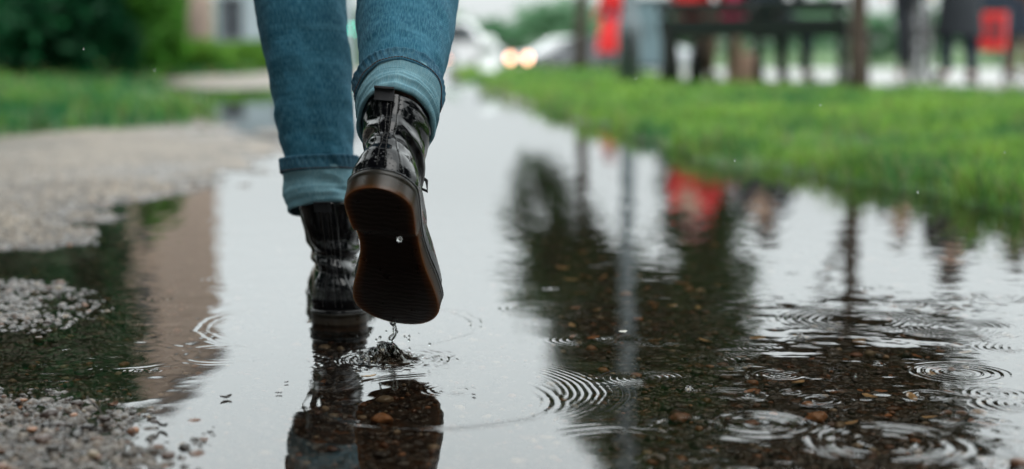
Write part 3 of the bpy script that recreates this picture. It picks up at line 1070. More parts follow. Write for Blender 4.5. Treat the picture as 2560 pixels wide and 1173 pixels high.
    link('tongue', np_mesh('tongue', np.array(vs), f), M_PATENT, boot)
    return boot


walker = thing('person', 'person in rolled blue jeans and black patent boots walking away through the puddle', 'person', (-0.19, 1.95, 0))
W0 = Matrix.Translation(walker.location).inverted()

TOE = AT(1003, 806, 1.725)
PT = R(42.5)
RB = Matrix.Rotation(R(-3.0), 4, 'Z') @ Matrix.Rotation(-PT, 4, 'X') @ Matrix.Rotation(R(6), 4, 'Y')
heel_r = TOE - (RB @ Vector((-0.002, .265, .012)))
MR = Matrix.Translation(heel_r) @ RB
hx, hy = G(848, 818)
ML = Matrix.Translation((hx, hy, -0.006)) @ Matrix.Rotation(R(5), 4, 'Z')


def photo_px(P):
    v = Vector((P[0], P[1], P[2] - H))
    dep = v.y * CP - v.z * SP
    return 1280 + F * v.x / dep, 586.5 - F * (v.y * SP + v.z * CP) / dep


# height on the lifted boot's back where the turned-up cuff ends
ztop = next(z for z in np.arange(5, 15, .05) if photo_px(MR @ Vector((0, .011, (z + 2.2) * .01)))[1] < 247)
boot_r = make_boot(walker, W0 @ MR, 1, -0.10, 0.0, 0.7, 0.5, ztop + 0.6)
ring_keys = []
for dz_, rx_, ry_ in ((0, .0350, .0480), (1.8, .0362, .0485), (3.6, .0380, .0495)):
    c_ = MR @ Vector((.0020 - .001 * (ztop + dz_ - .8), .0085 + ry_ + dz_ * .0016, (ztop + 2.2 + dz_) * .01))
    ring_keys.append((c_.x, c_.y, c_.z, rx_, ry_))
    
boot_r['label'] = 'lifted black patent boot showing its brown gum sole'
boot_l = make_boot(walker, W0 @ ML, -1, -0.10, 0.02, 3.1, 0.25, 13.6)
boot_l['label'] = 'black patent boot standing in the puddle'

# ------------------------------------------------------------------ the walker: jeans
k = NT('denim')
uvc = k.n('TexCoord').outputs['UV']
mp = k.n('Mapping'); mp.inputs['Rotation'].default_value = (0, 0, R(30)); mp.inputs['Scale'].default_value = (1, 1, 1); k.l(uvc, mp.inputs['Vector'])
tw = k.n('TexWave', wave_type='BANDS', bands_direction='X'); tw.inputs['Scale'].default_value = 190; tw.inputs['Distortion'].default_value = 1.2; tw.inputs['Detail'].default_value = 2; tw.inputs['Detail Scale'].default_value = 3
k.l(mp.outputs[0], tw.inputs['Vector'])
yn = k.n('TexNoise'); yn.inputs['Scale'].default_value = 1.0; yn.inputs['Detail'].default_value = 3
mp2 = k.n('Mapping'); mp2.inputs['Scale'].default_value = (700, 130, 1); k.l(uvc, mp2.inputs['Vector']); k.l(mp2.outputs[0], yn.inputs['Vector'])
fd = k.n('TexNoise'); fd.inputs['Scale'].default_value = 14; fd.inputs['Detail'].default_value = 6; k.l(uvc, fd.inputs['Vector'])
bd = k.n('TexNoise'); bd.inputs['Scale'].default_value = 1.0; bd.inputs['Detail'].default_value = 4
mp3 = k.n('Mapping'); mp3.inputs['Scale'].default_value = (7, 70, 1); k.l(uvc, mp3.inputs['Vector']); k.l(mp3.outputs[0], bd.inputs['Vector'])
dk = k.ramp(fd.outputs[0], [(0.25, (0.010, 0.070, 0.118)), (0.5, (0.022, 0.118, 0.188)), (0.78, (0.045, 0.180, 0.262))])
dk = k.mix(k.ramp(yn.outputs[0], [(0.42, 0.0), (0.70, 0.55)]), dk, (0.12, 0.32, 0.42))
dk = k.mix(k.ramp(bd.outputs[0], [(0.56, 0.0), (0.72, 0.45)]), dk, (0.10, 0.28, 0.38))
dk = k.mix(0.45, dk, k.ramp(tw.outputs[0], [(0.2, 0.55), (0.8, 1.0)]), 'MULTIPLY')
k.set(Base_Color=dk, Roughness=0.85, Specular_IOR_Level=0.2, Sheen_Weight=0.0)
nb = k.bump(tw.outputs[0], 0.35, 0.0006)
nb = k.bump(bd.outputs[0], 0.45, 0.004, nb)
nb = k.bump(yn.outputs[0], 0.4, 0.0012, nb)
k.set(Normal=nb)
M_DENIM = k.m


def denim_variant(name, cols, yarn):
    m = M_DENIM.copy()
    m.name = name
    for n in m.node_tree.nodes:
        if n.type == 'VALTORGB' and len(n.color_ramp.elements) == 3:
            for e, c in zip(n.color_ramp.elements, cols):
                e.color = (*c, 1)
        if n.type == 'MIX_RGB' and n.blend_type == 'MIX':
            n.inputs[2].default_value = (*yarn, 1)
    return m


M_CUFF = denim_variant('denim_inside', [(0.085, 0.205, 0.265), (0.135, 0.285, 0.350), (0.20, 0.37, 0.43)], (0.30, 0.47, 0.52))
M_HEM = denim_variant('denim_hem', [(0.006, 0.045, 0.088), (0.014, 0.080, 0.138), (0.045, 0.16, 0.225)], (0.13, 0.25, 0.31))
M_BROWNTHREAD = plain('brown_thread', (0.06, 0.03, 0.022), 0.7)


def spline(keys, t):
    """smooth interpolation of rows of control values"""
    keys = np.asarray(keys, float)
    n = len(keys)
    x = np.clip(t, 0, 1) * (n - 1)
    i = np.clip(np.floor(x).astype(int), 0, n - 2)
    f = (x - i)[:, None]
    p0, p1, p2, p3 = keys[np.clip(i - 1, 0, n - 1)], keys[i], keys[i + 1], keys[np.clip(i + 2, 0, n - 1)]
    return 0.5 * ((2 * p1) + (-p0 + p2) * f + (2 * p0 - 5 * p1 + 4 * p2 - p3) * f ** 2 + (-p0 + 3 * p1 - 3 * p2 + p3) * f ** 3)


class Leg:
    """keys: x, y, z, half-width, half-depth from the cuff's fold upward"""
    def __init__(self, keys, seed):
        self.seed = seed
        t = np.linspace(0, 1, 1200)
        q = spline(keys, t)
        self.s = np.concatenate([[0], np.cumsum(np.linalg.norm(np.diff(q[:, :3], axis=0), axis=1))])
        self.q = q
        self.L = self.s[-1]

    def at(self, s):
        return np.stack([np.interp(s, self.s, self.q[:, c]) for c in range(5)], -1)

    def rings(self, S_, add, n=120, wr=1.0, dfun=None):
        S_ = np.asarray(S_, float)
        c = self.at(S_)
        d = self.at(S_ + 0.012)[:, :3] - self.at(S_ - 0.012)[:, :3]
        d[:, 0] *= 0.6
        d /= np.linalg.norm(d, axis=1, keepdims=True)
        xa = np.array([1.0, 0, 0]) - d * d[:, :1]
        xa /= np.linalg.norm(xa, axis=1, keepdims=True)
        ya = np.cross(d, xa)
        th = np.linspace(0, 2 * np.pi, n + 1)
        th = th - np.pi / 2                       # the uv seam lies on the inside of the shin, away from view
        T, SS = np.meshgrid(th, S_)
        ca, sa = np.cos(T), np.sin(T)
        sd = self.seed
        w = 0.0015 * np.sin(SS * 60 + 3.0 * np.sin(T * 1.0 + sd) + 6 * fbm(ca * 1.2 + sd, sa * 1.2 + SS * 4, 2, 64)) * np.clip(fbm(ca + 3 * sd, sa + SS * 9, 2, 65) + .35, 0, 1) + 0.0040 * fbm(ca * 1.1 + sd, sa * 1.1 + SS * 7, 3, 60) + 0.0022 * fbm(ca * 2 + sd, SS * 40 + sa * 1.5, 3, 61)
        e = np.exp(-SS / 0.12)
        w = w + e * 0.0013 * np.sin(SS * 190 + 2.5 * np.sin(T + sd) + 3 * fbm(ca * 1.5, sa * 1.5 + SS * 12, 2, 62))
        ad = np.asarray(add, float)
        ad = np.repeat(ad[:, None], n + 1, 1) if ad.ndim == 1 else np.full(T.shape, float(ad))
        rr = w * wr + ad
        if dfun is not None:
            rr = rr + dfun(SS, T)
        px = (c[:, 3:4] + rr) * ca
        py = (c[:, 4:5] + rr) * sa
        P = c[:, None, :3] + px[..., None] * xa[:, None, :] + py[..., None] * ya[:, None, :]
        uv = np.stack([T * 0.05, SS], -1)
        return P, uv


def strip(name, P, uv, mat, parent):
    a, b = P.shape[:2]
    idx = np.arange(a * b).reshape(a, b)
    f = np.stack([idx[:-1, :-1], idx[:-1, 1:], idx[1:, 1:], idx[1:, :-1]], -1).reshape(-1, 4)
    V = P.reshape(-1, 3) - np.array(walker.location)[None]
    return V, f, uv.reshape(-1, 2)


def C3(px, py, Y):
    return tuple(AT(px, py, Y))


# centre line from photo columns; distance of each station from the leg's pose
LL = Leg([(*C3(806, 526, 1.942), .0405, .052), (*C3(798, 462, 1.95), .0418, .054), (*C3(792, 395, 1.955), .0440, .056), (*C3(779, 250, 1.965), .0500, .060),
          (*C3(764, 120, 1.975), .0540, .063), (*C3(748, 0, 1.985), .0568, .065), (-.280, 2.02, .50, .060, .066), (-.283, 2.02, .60, .068, .074),
          (-.280, 1.99, .75, .078, .084), (-.273, 1.96, .90, .084, .095)], 1.0)
LR = Leg([*ring_keys, (*C3(1012, 90, 1.765), .0540, .060), (*C3(1016, 25, 1.81), .0572, .063), (-.116, 1.885, .50, .060, .066), (-.114, 1.91, .60, .068, .074),
          (-.111, 1.93, .75, .078, .084), (-.108, 1.95, .90, .084, .095)], 5.0)
CUFF = {0: 0.064, 1: 0.060}
jv, jf, juv = [], [], []
off = 0
jeans_parts = []
for li, leg in enumerate((LL, LR)):
    cl = CUFF[li]
    Sx = np.concatenate([np.linspace(0.012, 0.42, 170), np.linspace(0.425, leg.L - 0.001, 60)])
    P, uv = leg.rings(Sx, 0.0)
    V, f, u = strip('jeans', P, uv, None, None)
    jv.append(V); jf.append(f + off); juv.append(u); off += len(V)
# hips join the two legs
hk = Leg([(-.19, 1.955, .86, .165, .105), (-.19, 1.95, .93, .175, .115), (-.19, 1.95, 1.0, .160, .105), (-.19, 1.955, 1.06, .140, .095)], 9.0)
P, uv = hk.rings(np.linspace(0, hk.L - .001, 30), 0.0)
V, f, u = strip('hips', P, uv, None, None)
jv.append(V); jf.append(f + off); juv.append(u)
jeans = link('jeans', np_mesh('jeans', np.concatenate(jv), np.concatenate(jf), np.concatenate(juv)), M_DENIM, walker)
for li, leg in enumerate((LL, LR)):
    cl = CUFF[li]
    # the turned-up cuff: inside, fold, outside
    inn = np.linspace(0.030, 0.004, 8)
    rollS = np.array([0.0015, -0.0008, -0.0015, -0.0008, 0.0015])
    rollA = np.array([0.0008, 0.0016, 0.0030, 0.0044, 0.0054])
    outS = np.linspace(0.0035, cl - 0.010, 60)
    Sx = np.concatenate([inn, rollS, outS])
    Aa = np.concatenate([np.full(8, 0.0005), rollA, np.full(60, 0.0056)])
    rolls = 1.0 if li else 0.35

    def folds(SS, T, rolls=rolls, li=li):
        m = sstep(0.0, 0.006, SS) * sstep(0.040, 0.012, SS) * (0.35 + 0.65 * sstep(-0.4, 0.8, np.cos(T)))
        return rolls * 0.0021 * m * np.sin(SS * 2 * np.pi / 0.0095 + 0.8 * np.sin(T)) + 0.0012 * sstep(0.0, 0.01, SS) * np.sin(SS * 130 + 2 * np.cos(T * 1.0)) + 0.0022 * fbm(np.cos(T) * 1.6, np.sin(T) * 1.6 + SS * 26, 3, 71)
    P, uv = leg.rings(Sx, Aa, dfun=folds)
    V, f, u = strip('cuff', P, uv, None, None)
    cuff = link('cuff', np_mesh('cuff', V, f, u), M_CUFF, jeans)
    # the hem band, double cloth with roping, and its stitch line
    Sx = np.concatenate([[cl - 0.0165], np.linspace(cl - 0.016, cl + 0.001, 26), [cl + 0.0022, cl + 0.0028, cl + 0.002]])
    Aa = np.concatenate([[0.0050], np.full(26, 0.0070), [0.0066, 0.0050, 0.0010]])

    def rope(SS, T, cl=cl):
        m = sstep(cl - 0.014, cl - 0.006, SS)
        return 0.0005 * m * np.sin(T * 34 + SS * 260 + 2.0 * np.sin(3 * T) + 3 * fbm(np.cos(T) * 3, np.sin(T) * 3, 2, 70)) + 0.0006 * sstep(cl - 0.003, cl, SS)
    P, uv = leg.rings(Sx, Aa, n=240, dfun=rope)
    V, f, u = strip('hem', P, uv, None, None)
    link('hem', np_mesh('hem', V, f, u), M_HEM, jeans)
    mb = MB()
    P, uv = leg.rings(np.array([cl - 0.0140]), np.array([0.0074]), n=180)
    pts = P[0] - np.array(walker.location)[None]
    for i in range(0, 180, 2):
        mb.tube([Vector(pts[i]), Vector(pts[i + 1]) * .75 + Vector(pts[i]) * .25, Vector(pts[(i + 2) % 180]) * .55 + Vector(pts[i + 1]) * .45], .00055, 5)
    mb.build('hem_stitching', M_BROWNTHREAD, jeans, True)

# the rest of the walker, above the picture
WJ = dict(STAND)
WL_ = walker.location
jr = [tuple(MR @ Vector(q) - WL_) for q in ((0, .062, .10), (0, .185, .05))]
jl = [tuple(ML @ Vector(q) - WL_) for q in ((-.004, .062, .10), (0, .185, .05))]
WJ.update(pelvis=(0, 0, .95), hil=(-.085, .01, .90), knl=(-.09, .07, .50), anl=jl[0], tol=jl[1],
          hir=(.085, -.01, .90), knr=(.075, -.06, .50), anr=jr[0], tor=jr[1],
          ell=(-.25, -.09, 1.14), wrl=(-.24, -.10, .90), hal=(-.24, -.09, .81), elr=(.25, .04, 1.13), wrr=(.24, .16, .93), har=(.24, .20, .85))
thin = dict(knl=.045, anl=.022, tol=.016, knr=.045, anr=.022, tor=.016, hil=.07, hir=.07)
grow('body', WJ, list(STAND), SKINM, walker, rad=thin)
M_COAT = plain('olive_jacket', (0.05, 0.055, 0.035), 0.7)
grow('jacket', WJ, ['pelvis', 'waist', 'chest', 'shl', 'ell', 'wrl', 'shr', 'elr', 'wrr'], M_COAT, walker, 0.03)
hd = Vector(WJ['head'])
skin('hair', [hd + Vector((0, -.02, .06)), hd + Vector((0, -.05, .0)), hd + Vector((0, -.05, -.14)), hd + Vector((0, .03, .09))], [(0, 1), (1, 2), (0, 3)], [.085, .088, .07, .07], M_HAIR, walker, 2)

# ------------------------------------------------------------------ splash under the lifted toe
mb = MB()
base = Vector((*G(972, 893), 0.0))
tip = AT(988, 806, base.y + 0.004)
pts, rad = [], []
rr_ = random.Random(4)
for i in range(26):
    f = i / 25
    p = base.lerp(tip, f) + Vector((0.0016 * math.sin(f * 11) - 0.0006 * math.sin(f * 27), 0.001 * math.cos(f * 9), 0))
    r = 0.0060 * (1 - f) ** 2.6 + 0.0021 + 0.0006 * math.sin(f * 26) + 0.0005 * rr_.random() + 0.0016 * sstep(.9, 1, f)
    pts.append(p); rad.append(float(r))
mb.tube(pts, rad, 14)
for i in range(3):
    a = rr_.random()
    p = pts[6 + i * 6] + Vector((rr_.uniform(-.003, .003), rr_.uniform(-.002, .002), 0))
    mb.lathe([(0.0001, -.0020), (.0014, -.0014), (.0020, 0), (.0014, .0014), (.0001, .0020)], 12, p[:])
jet = mb.build('water_jet', M_DROP, None, True)
tag(jet, 'thin column of water dripping off the toe of the lifted boot', 'water splash')
iv, jf2 = ico(3)
V, Fc = [], []
for i in range(70):
    a = rr_.random() * 6.283
    q = math.sqrt(rr_.random())
    r = 0.0022 + 0.0042 * rr_.random() * (1.15 - q)
    x = base.x - .003 + math.cos(a) * q * .030
    y = base.y + math.sin(a) * q * .018
    z = 0.0135 * math.exp(-(q / .60) ** 2) - 0.001
    n1 = 1 + 0.14 * np.sin(iv @ np.array([3.1, 4.2, 2.7]) * (1 + rr_.random()) + i)
    V.append(iv * n1[:, None] * np.array([r * 1.15, r, r]) + np.array([x, y, z]))
    Fc.append(jf2 + i * len(iv))
for i in range(26):
    a = rr_.random() * 6.283
    q = 0.6 + 1.3 * rr_.random()
    r = 0.0006 + 0.0012 * rr_.random() ** 2
    V.append(iv * np.array([r, r, r * 1.2]) + np.array([base.x - .003 + math.cos(a) * q * .026, base.y + math.sin(a) * q * .016, .002 + .030 * rr_.random() ** 1.6]))
    Fc.append(jf2 + (70 + i) * len(iv))
sp = link('water_splash', np_mesh('water_splash', np.concatenate(V), np.concatenate(Fc)), M_DROP)
tag(sp, 'churned mound of water thrown up below the lifted boot', 'water splash')

# drops: one beside the sole, some small splash crowns, falling rain
iv, jf2 = ico(3)
def drop(px, py, Y, r, name, label, cat, group=None, st=1.0):
    p = AT(px, py, Y)
    me = np_mesh(name, iv * np.array([r, r, r * st]), jf2)
    o = link(name, me, M_DROP)
    o.location = p
    return tag(o, label, cat, group)


drop(999, 598, 1.46, 0.0025, 'water_drop', 'round water drop in front of the middle of the lifted boot sole', 'water drop')
for i, (px, py, Y) in enumerate(((2051, 262, 1.9), (1837, 401, 1.7), (1590, 195, 2.0), (2295, 480, 1.5), (386, 175, 2.0), (1363, 85, 2.0), (1868, 941, 1.35), (2139, 940, 1.4), (2512, 380, 1.9), (209, 122, 1.8))):
    drop(px, py, Y, 0.0006, 'raindrop', 'tiny clear raindrop falling through the air', 'raindrop', 'falling raindrops', 2.2)
for px, py, r in ((2000, 843, .0046), (1722, 972, .0030), (2195, 911, .0022), (345, 926, .0020), (388, 926, .0020)):
    x, y = G(px, py)
    mb = MB()
    mb.lathe([(r * 1.5, -.001), (r * 1.35, .0006), (r * 1.1, .0012), (r * .9, r * .5), (r * .7, r * .85), (r * .35, r * 1.1), (.0001, r * 1.18)], 22)
    o = mb.build('rain_bubble', M_DROP, None, True)
    o.location = (x, y, 0)
    lab = {2000: 'largest clear rain bubble on the dark water at the right', 1722: 'small rain bubble on the dark water right of the wave arcs', 2195: 'tiny rain bubble on the dark water left of the twin ring',
           345: 'tiny rain bubble on the brown building reflection, left of a pair', 388: 'tiny rain bubble on the brown building reflection, right of a pair'}[px]
    tag(o, lab, 'bubble', 'bubbles raised by rain')

# floating bits
M_CHIP = plain('pale_chip', (0.62, 0.60, 0.52), 0.5)
M_LEAFB = plain('brown_leaf', (0.10, 0.045, 0.02), 0.5, 0.4, 300)
M_LEAFT = plain('tan_leaf', (0.42, 0.30, 0.18), 0.5, 0.3, 300)
M_TWIG = plain('dark_twig', (0.03, 0.022, 0.018), 0.6)
M_ORANGE = plain('orange_stone', (0.34, 0.16, 0.07), 0.3, 0.3, 200)


def leaf(px, py, ln, wd, rz, mat, name, label, cat, curl=0.25, z=0.0012, group=None):
    x, y = G(px, py)
    n, m = 9, 5
    vs = []
    for zz in (0, 1):
        for i in range(n):
            t = -1 + 2 * i / (n - 1)
            w = wd * (1 - t * t) ** 0.7 * (1 + .2 * t)
            for j in range(m):
                q = -1 + 2 * j / (m - 1)
                vs.append((t * ln, q * w, curl * ln * (t * t * .5 + .3 * q * q) + .0002 * math.sin(7 * t + 3 * q) + zz * .0004))
    fs = []
    for zz in (0, 1):
        o_ = zz * n * m
        for i in range(n - 1):
            for j in range(m - 1):
                fs.append((o_ + i * m + j, o_ + i * m + j + 1, o_ + (i + 1) * m + j + 1, o_ + (i + 1) * m + j))
    o = MB().add(vs, fs).build(name, mat, None, True)
    zg = max(0, zat(x, y)) + z
    o.location = (x, y, zg)
    o.rotation_euler = (0, 0, R(rz))
    return tag(o, label, cat, group)


leaf(1557, 832, .0058, .0040, 20, M_CHIP, 'paper_scrap', 'small white scrap floating on the dark reflection of the lamp post', 'scrap', 0.1)
leaf(922, 945, .0085, .0028, 25, M_LEAFT, 'leaf_scrap', 'beige leaf scrap floating in front of the splash', 'leaf')
leaf(1060, 963, .0055, .0030, -10, M_TWIG, 'seed', 'round dark seed floating among ripples right of the splash', 'seed')
leaf(697, 986, .0035, .0016, 0, M_TWIG, 'seed', 'dark fleck floating on white water, second of the two flecks left of the boot reflection', 'seed')
leaf(716, 959, .0026, .0011, 40, M_TWIG, 'seed', 'smallest dark fleck floating on white water left of the boot reflection', 'seed')
leaf(565, 998, .0060, .0040, 30, M_TWIG, 'leaf_scrap', 'dark crumpled leaf scrap floating at the edge of the white water', 'leaf', 0.6)
leaf(282, 1024, .0060, .0048, 50, M_LEAFB, 'leaf', 'curled brown leaf lying on the wet gravel near the lower left', 'leaf', 0.9, .003)
leaf(405, 1072, .0075, .0022, -35, M_TWIG, 'leaf_scrap', 'dark pointed scrap sticking out of the shallow gravel water', 'leaf', 0.7, .002)
leaf(1184, 990, .0030, .0014, -50, M_TWIG, 'seed', 'dark fleck floating on white water inside the big ring right of the splash', 'seed')
leaf(2400, 897, .0100, .0040, 10, M_LEAFB, 'leaf', 'flat reddish brown leaf under the dark water behind the twin ring', 'leaf', 0.1, -.004)
x0, y0 = G(218, 1025); x1, y1 = G(268, 1062)
mb = MB(); mb.tube([(x0, y0, .012), (x0 * .6 + x1 * .4, y0 * .6 + y1 * .4, .011), (x1, y1, .004)], [.0007, .0009, .0006], 6)
tag(mb.build('twig', M_TWIG, None, True), 'short dark twig beside the curled brown leaf on gravel', 'twig')


def stone(px, py, r, mat, label, seed, z=None):
    x, y = G(px, py, -0.012 if z is None else z)
    iv_, f_ = ico(3)
    n1 = 1 + 0.10 * np.sin(iv_ @ np.array([2.3, 3.1, 1.7]) + seed) + 0.06 * np.sin(iv_ @ np.array([5.3, -4.1, 3.7]) + seed * 2)
    o = link('stone', np_mesh('stone', iv_ * n1[:, None] * np.array([r * 1.25, r, r * .6]), f_), mat)
    o.location = (x, y, zat(x, y) + r * .35)
    o.rotation_euler = (0, 0, seed)
    return tag(o, label, 'stone', 'larger stones on the puddle floor')


M_ST2 = plain('tan_stone', (0.36, 0.25, 0.16), 0.3, 0.25, 200)
M_ST3 = plain('red_stone', (0.20, 0.085, 0.05), 0.3, 0.3, 200)
stone(2042, 1035, .0100, M_ORANGE, 'largest orange stone under the dark water above the big ripple ring', 1.0)
stone(2148, 846, .0085, M_ST2, 'flat tan stone under the dark water right of the rain bubble', 2.0)
stone(2140, 868, .0060, M_ST3, 'reddish stone under dark water just in front of the flat tan stone', 3.0)
stone(2020, 1000, .0055, M_ORANGE, 'small orange stone behind the largest orange stone', 4.0)
stone(2213, 871, .0045, M_ST2, 'small pale stone right of the reddish stone under dark water', 5.0)
stone(955, 1036, .0085, M_ORANGE, 'orange stone seen in the dark reflection of the lifted boot', 6.0)
stone(1700, 1035, .0090, M_ST3, 'reddish stone behind the wave ridge at the bottom, right of middle', 7.0)
stone(1330, 1000, .0001, M_ST2, 'speck', 8.0) if False else None
stone(2445, 1022, .0070, M_ST2, 'tan stone under the dark water at the lower right edge', 9.0)
stone(1880, 1046, .0060, M_ST3, 'dull red stone left of the largest orange stone', 10.0)
stone(1565, 720, .0080, M_ORANGE, 'orange stone left of the lamp post reflection, far side of the dark water', 11.0)
stone(1750, 712, .0055, M_ST2, 'yellowish stone far out in the dark green reflection', 12.0)

# ------------------------------------------------------------------ vegetation
def leaf_mat(name, var=0.3):
    k = NT(name)
    at = k.n('VertexColor', layer_name='tint')
    df = k.n('BsdfDiffuse'); k.l(at.outputs[0], df.inputs[0])
    tl = k.n('BsdfTranslucent'); k.l(at.outputs[0], tl.inputs[0])
    gs = k.n('BsdfGlossy'); gs.inputs['Roughness'].default_value = 0.4
    m1 = k.n('MixShader'); m1.inputs[0].default_value = var; k.l(df.outputs[0], m1.inputs[1]); k.l(tl.outputs[0], m1.inputs[2])
    m2 = k.n('MixShader'); m2.inputs[0].default_value = 0.012; k.l(m1.outputs[0], m2.inputs[1]); k.l(gs.outputs[0], m2.inputs[2])
    k.l(m2.outputs[0], k.out.inputs['Surface'])
    return k.m


M_LEAF = leaf_mat('leaves')
k = NT('bark')
nz = k.n('TexNoise'); nz.inputs['Scale'].default_value = 18; nz.inputs['Detail'].default_value = 8; k.l(k.coord('Object', (3, 3, 0.6)), nz.inputs['Vector'])
k.set(Base_Color=k.ramp(nz.outputs[0], [(0.3, (0.028, 0.018, 0.013)), (0.6, (0.085, 0.055, 0.04)), (0.8, (0.14, 0.10, 0.075))]), Roughness=0.75, Normal=k.bump(nz.outputs[0], 0.8, 0.03))
M_BARK = k.m


def leaf_cloud(blobs, n, size, c0, c1, seed):
    """many leaf faces gathered in clumps inside ellipsoids (cx, cy, cz, rx, ry, rz)"""
    g = np.random.default_rng(seed)
    bl = np.array(blobs, float)
    vol = bl[:, 3] * bl[:, 4] * bl[:, 5]
    pick = g.choice(len(bl), n, p=vol / vol.sum())
    # clump centres per blob
    nc = 38
    d = g.normal(size=(len(bl), nc, 3))
    d /= np.linalg.norm(d, axis=-1, keepdims=True)
    rad = g.random((len(bl), nc, 1)) ** 0.35
    cen = d * rad
    tone = g.random((len(bl), nc))
    ci = g.integers(0, nc, n)
    p = cen[pick, ci] + g.normal(size=(n, 3)) * 0.15
    p = p * bl[pick, 3:6] + bl[pick, :3]
    p[:, 2] = np.maximum(p[:, 2], 0.02)
    a = g.normal(size=(n, 3)); a /= np.linalg.norm(a, axis=1, keepdims=True)
    b = np.cross(a, g.normal(size=(n, 3))); b /= np.linalg.norm(b, axis=1, keepdims=True)
    s = size * (0.6 + 0.8 * g.random((n, 1)))
    V = np.stack([p - a * s, p + b * s * .42 - a * s * .1, p + a * s, p - b * s * .42 - a * s * .1], 1)
    t = np.clip(tone[pick, ci] * 0.8 + 0.25 * g.random(n), 0, 1)[:, None]
    c = np.array(c0) * (1 - t) + np.array(c1) * t
    return np_mesh('crown', V.reshape(-1, 3), np.arange(4 * n).reshape(n, 4), col=np.repeat(c[:, None], 4, 1).reshape(-1, 3))


def tree(name, label, cat, loc, trunk, blobs, n, size, c0, c1, seed, group=None, limbs=5):
    """trunk: list of (x, y, z, r); blobs are in the tree's own coordinates"""
    t = thing(name, label, cat, loc, 0, group)
    mb = MB()
    mb.tube([q[:3] for q in trunk], [q[3] for q in trunk], 12)
    rr = random.Random(seed)
    if limbs:
        for i in range(limbs):
            bl = rr.choice(blobs)
            j = rr.randint(len(trunk) // 2, len(trunk) - 1)
            p0 = Vector(trunk[j][:3]); p1 = Vector(bl[:3]) + Vector((rr.uniform(-.6, .6) * bl[3], rr.uniform(-.6, .6) * bl[4], rr.uniform(0, .7) * bl[5]))
            r = trunk[j][3] * .5
            mb.tube([p0, p0.lerp(p1, .5) + Vector((0, 0, .05 * (p1 - p0).length)), p1], [r, r * .6, r * .2], 7)
    mb.build('trunk' if limbs else 'stem', M_BARK, t, True)
    link('crown' if limbs else 'leaves', leaf_cloud(blobs, n, size, c0, c1, seed), M_LEAF, t, False)
    return t


def gz0(x, y):
    return zat(x, y, False)


def base_at(px, py):
    x, y = G(px, py)
    return x, y, gz0(x, y)


DARK0, DARK1 = (0.002, 0.022, 0.010), (0.012, 0.085, 0.028)
# tall dark hedge bushes on the left
for i, (px, Y, w, hgt, lab) in enumerate(((-1240, 15.6, 1.6, 5.0, 'hedge bush far outside the path, fourth from the edge bush'), (-870, 16.0, 1.6, 5.2, 'hedge bush outside the edge bush, third from the path'), (-520, 16.4, 1.5, 5.4, 'tall dark green hedge bush farthest from the path'), (-250, 16.8, 1.5, 5.6, 'tall dark green hedge bush at the left edge, beside the verge'),
                                          (120, 17.9, 0.9, 4.8, 'dark green hedge bush second from the pale green shrub'), (-40, 17.4, 1.25, 5.2, 'dark green hedge bush in the middle of the left hedge'),
                                          (185, 18.2, 0.72, 4.2, 'dark green hedge bush next to the pale green shrub'))):
    x = AT(px, 150, Y).x
    g = gz0(x, Y)
    bl = [(0, 0, hgt * .22, w, 1.2, hgt * .24), (-.3 * w, .1, hgt * .5, w * .95, 1.2, hgt * .26), (.2 * w, 0, hgt * .72, w * .75, 1.0, hgt * .26)]
    tree('hedge_bush', lab, 'bush', (x, Y, g), [(0, 0, -.1, .07), (.02, 0, hgt * .3, .06), (0, .02, hgt * .7, .03)], bl, 16000, 0.095, (0.003, 0.030, 0.014), (0.022, 0.150, 0.050), 10 + i, 'hedge on the left')
x = AT(412, 150, 17.9).x
tree('shrub', 'paler green shrub at the right end of the dark hedge', 'shrub', (x, 17.9, gz0(x, 17.9)), [(0, 0, -.05, .04), (0, .02, .5, .03), (.02, 0, 1.2, .02)],
     [(0, 0, .40, .24, .3, .5), (-.08, 0, .9, .30, .3, .45), (-.14, 0, 1.3, .28, .3, .4)], 6500, 0.05, (0.012, 0.09, 0.012), (0.095, 0.27, 0.03), 20)
# low yellow-green plants behind the path
for i, (px, Y, w, h_, lab) in enumerate(((470, 19.5, .42, .36, 'low yellow-green plant between the shrub and the building'), (560, 21, .5, .42, 'low yellow-green plant in front of the dark window'),
                                         (650, 22, .45, .36, 'low yellow-green plant behind the standing leg'), (400, 20.5, .4, .34, 'low yellow-green plant behind the pale shrub'))):
    x = AT(px, 150, Y).x
    tree('low_plant', lab, 'plant', (x, Y, gz0(x, Y)), [(0, 0, -.02, .012), (0, 0, .15, .01), (.01, 0, .25, .006)], [(0, 0, h_ * .5, w * 1.15, .5, h_ * .65), (.2 * w, .1, h_ * .35, w * 1.15, .5, h_ * .5)],
         5200, 0.05, (0.035, 0.12, 0.014), (0.13, 0.28, 0.035), 30 + i, 'low plants in front of the buildings', 0)

# the two park trees on the right whose crowns darken the puddle
def park_tree(rows, Y, lab, seed, n, px0):
    """rows: photo column, height above ground and radius of each tier of the crown"""
    x = AT(px0, 150, Y).x
    bl = [((AT(px, 150, Y).x - x), .15 * math.cos(2.3 * j), z_, r_, r_ * 1.1, rz_) for j, (px, z_, r_, rz_) in enumerate(rows)]
    mid = bl[len(bl) // 2]
    tree('park_tree', lab, 'tree', (x, Y, gz0(x, Y)), [(0, 0, -.1, .11), (.01, 0, .7, .09), (mid[0] * .3, 0, 2, .075), (mid[0], 0, mid[2], .05)], bl, n, 0.085, (0.007, 0.034, 0.011), (0.035, 0.105, 0.028), seed, 'park trees behind the bench', 9)


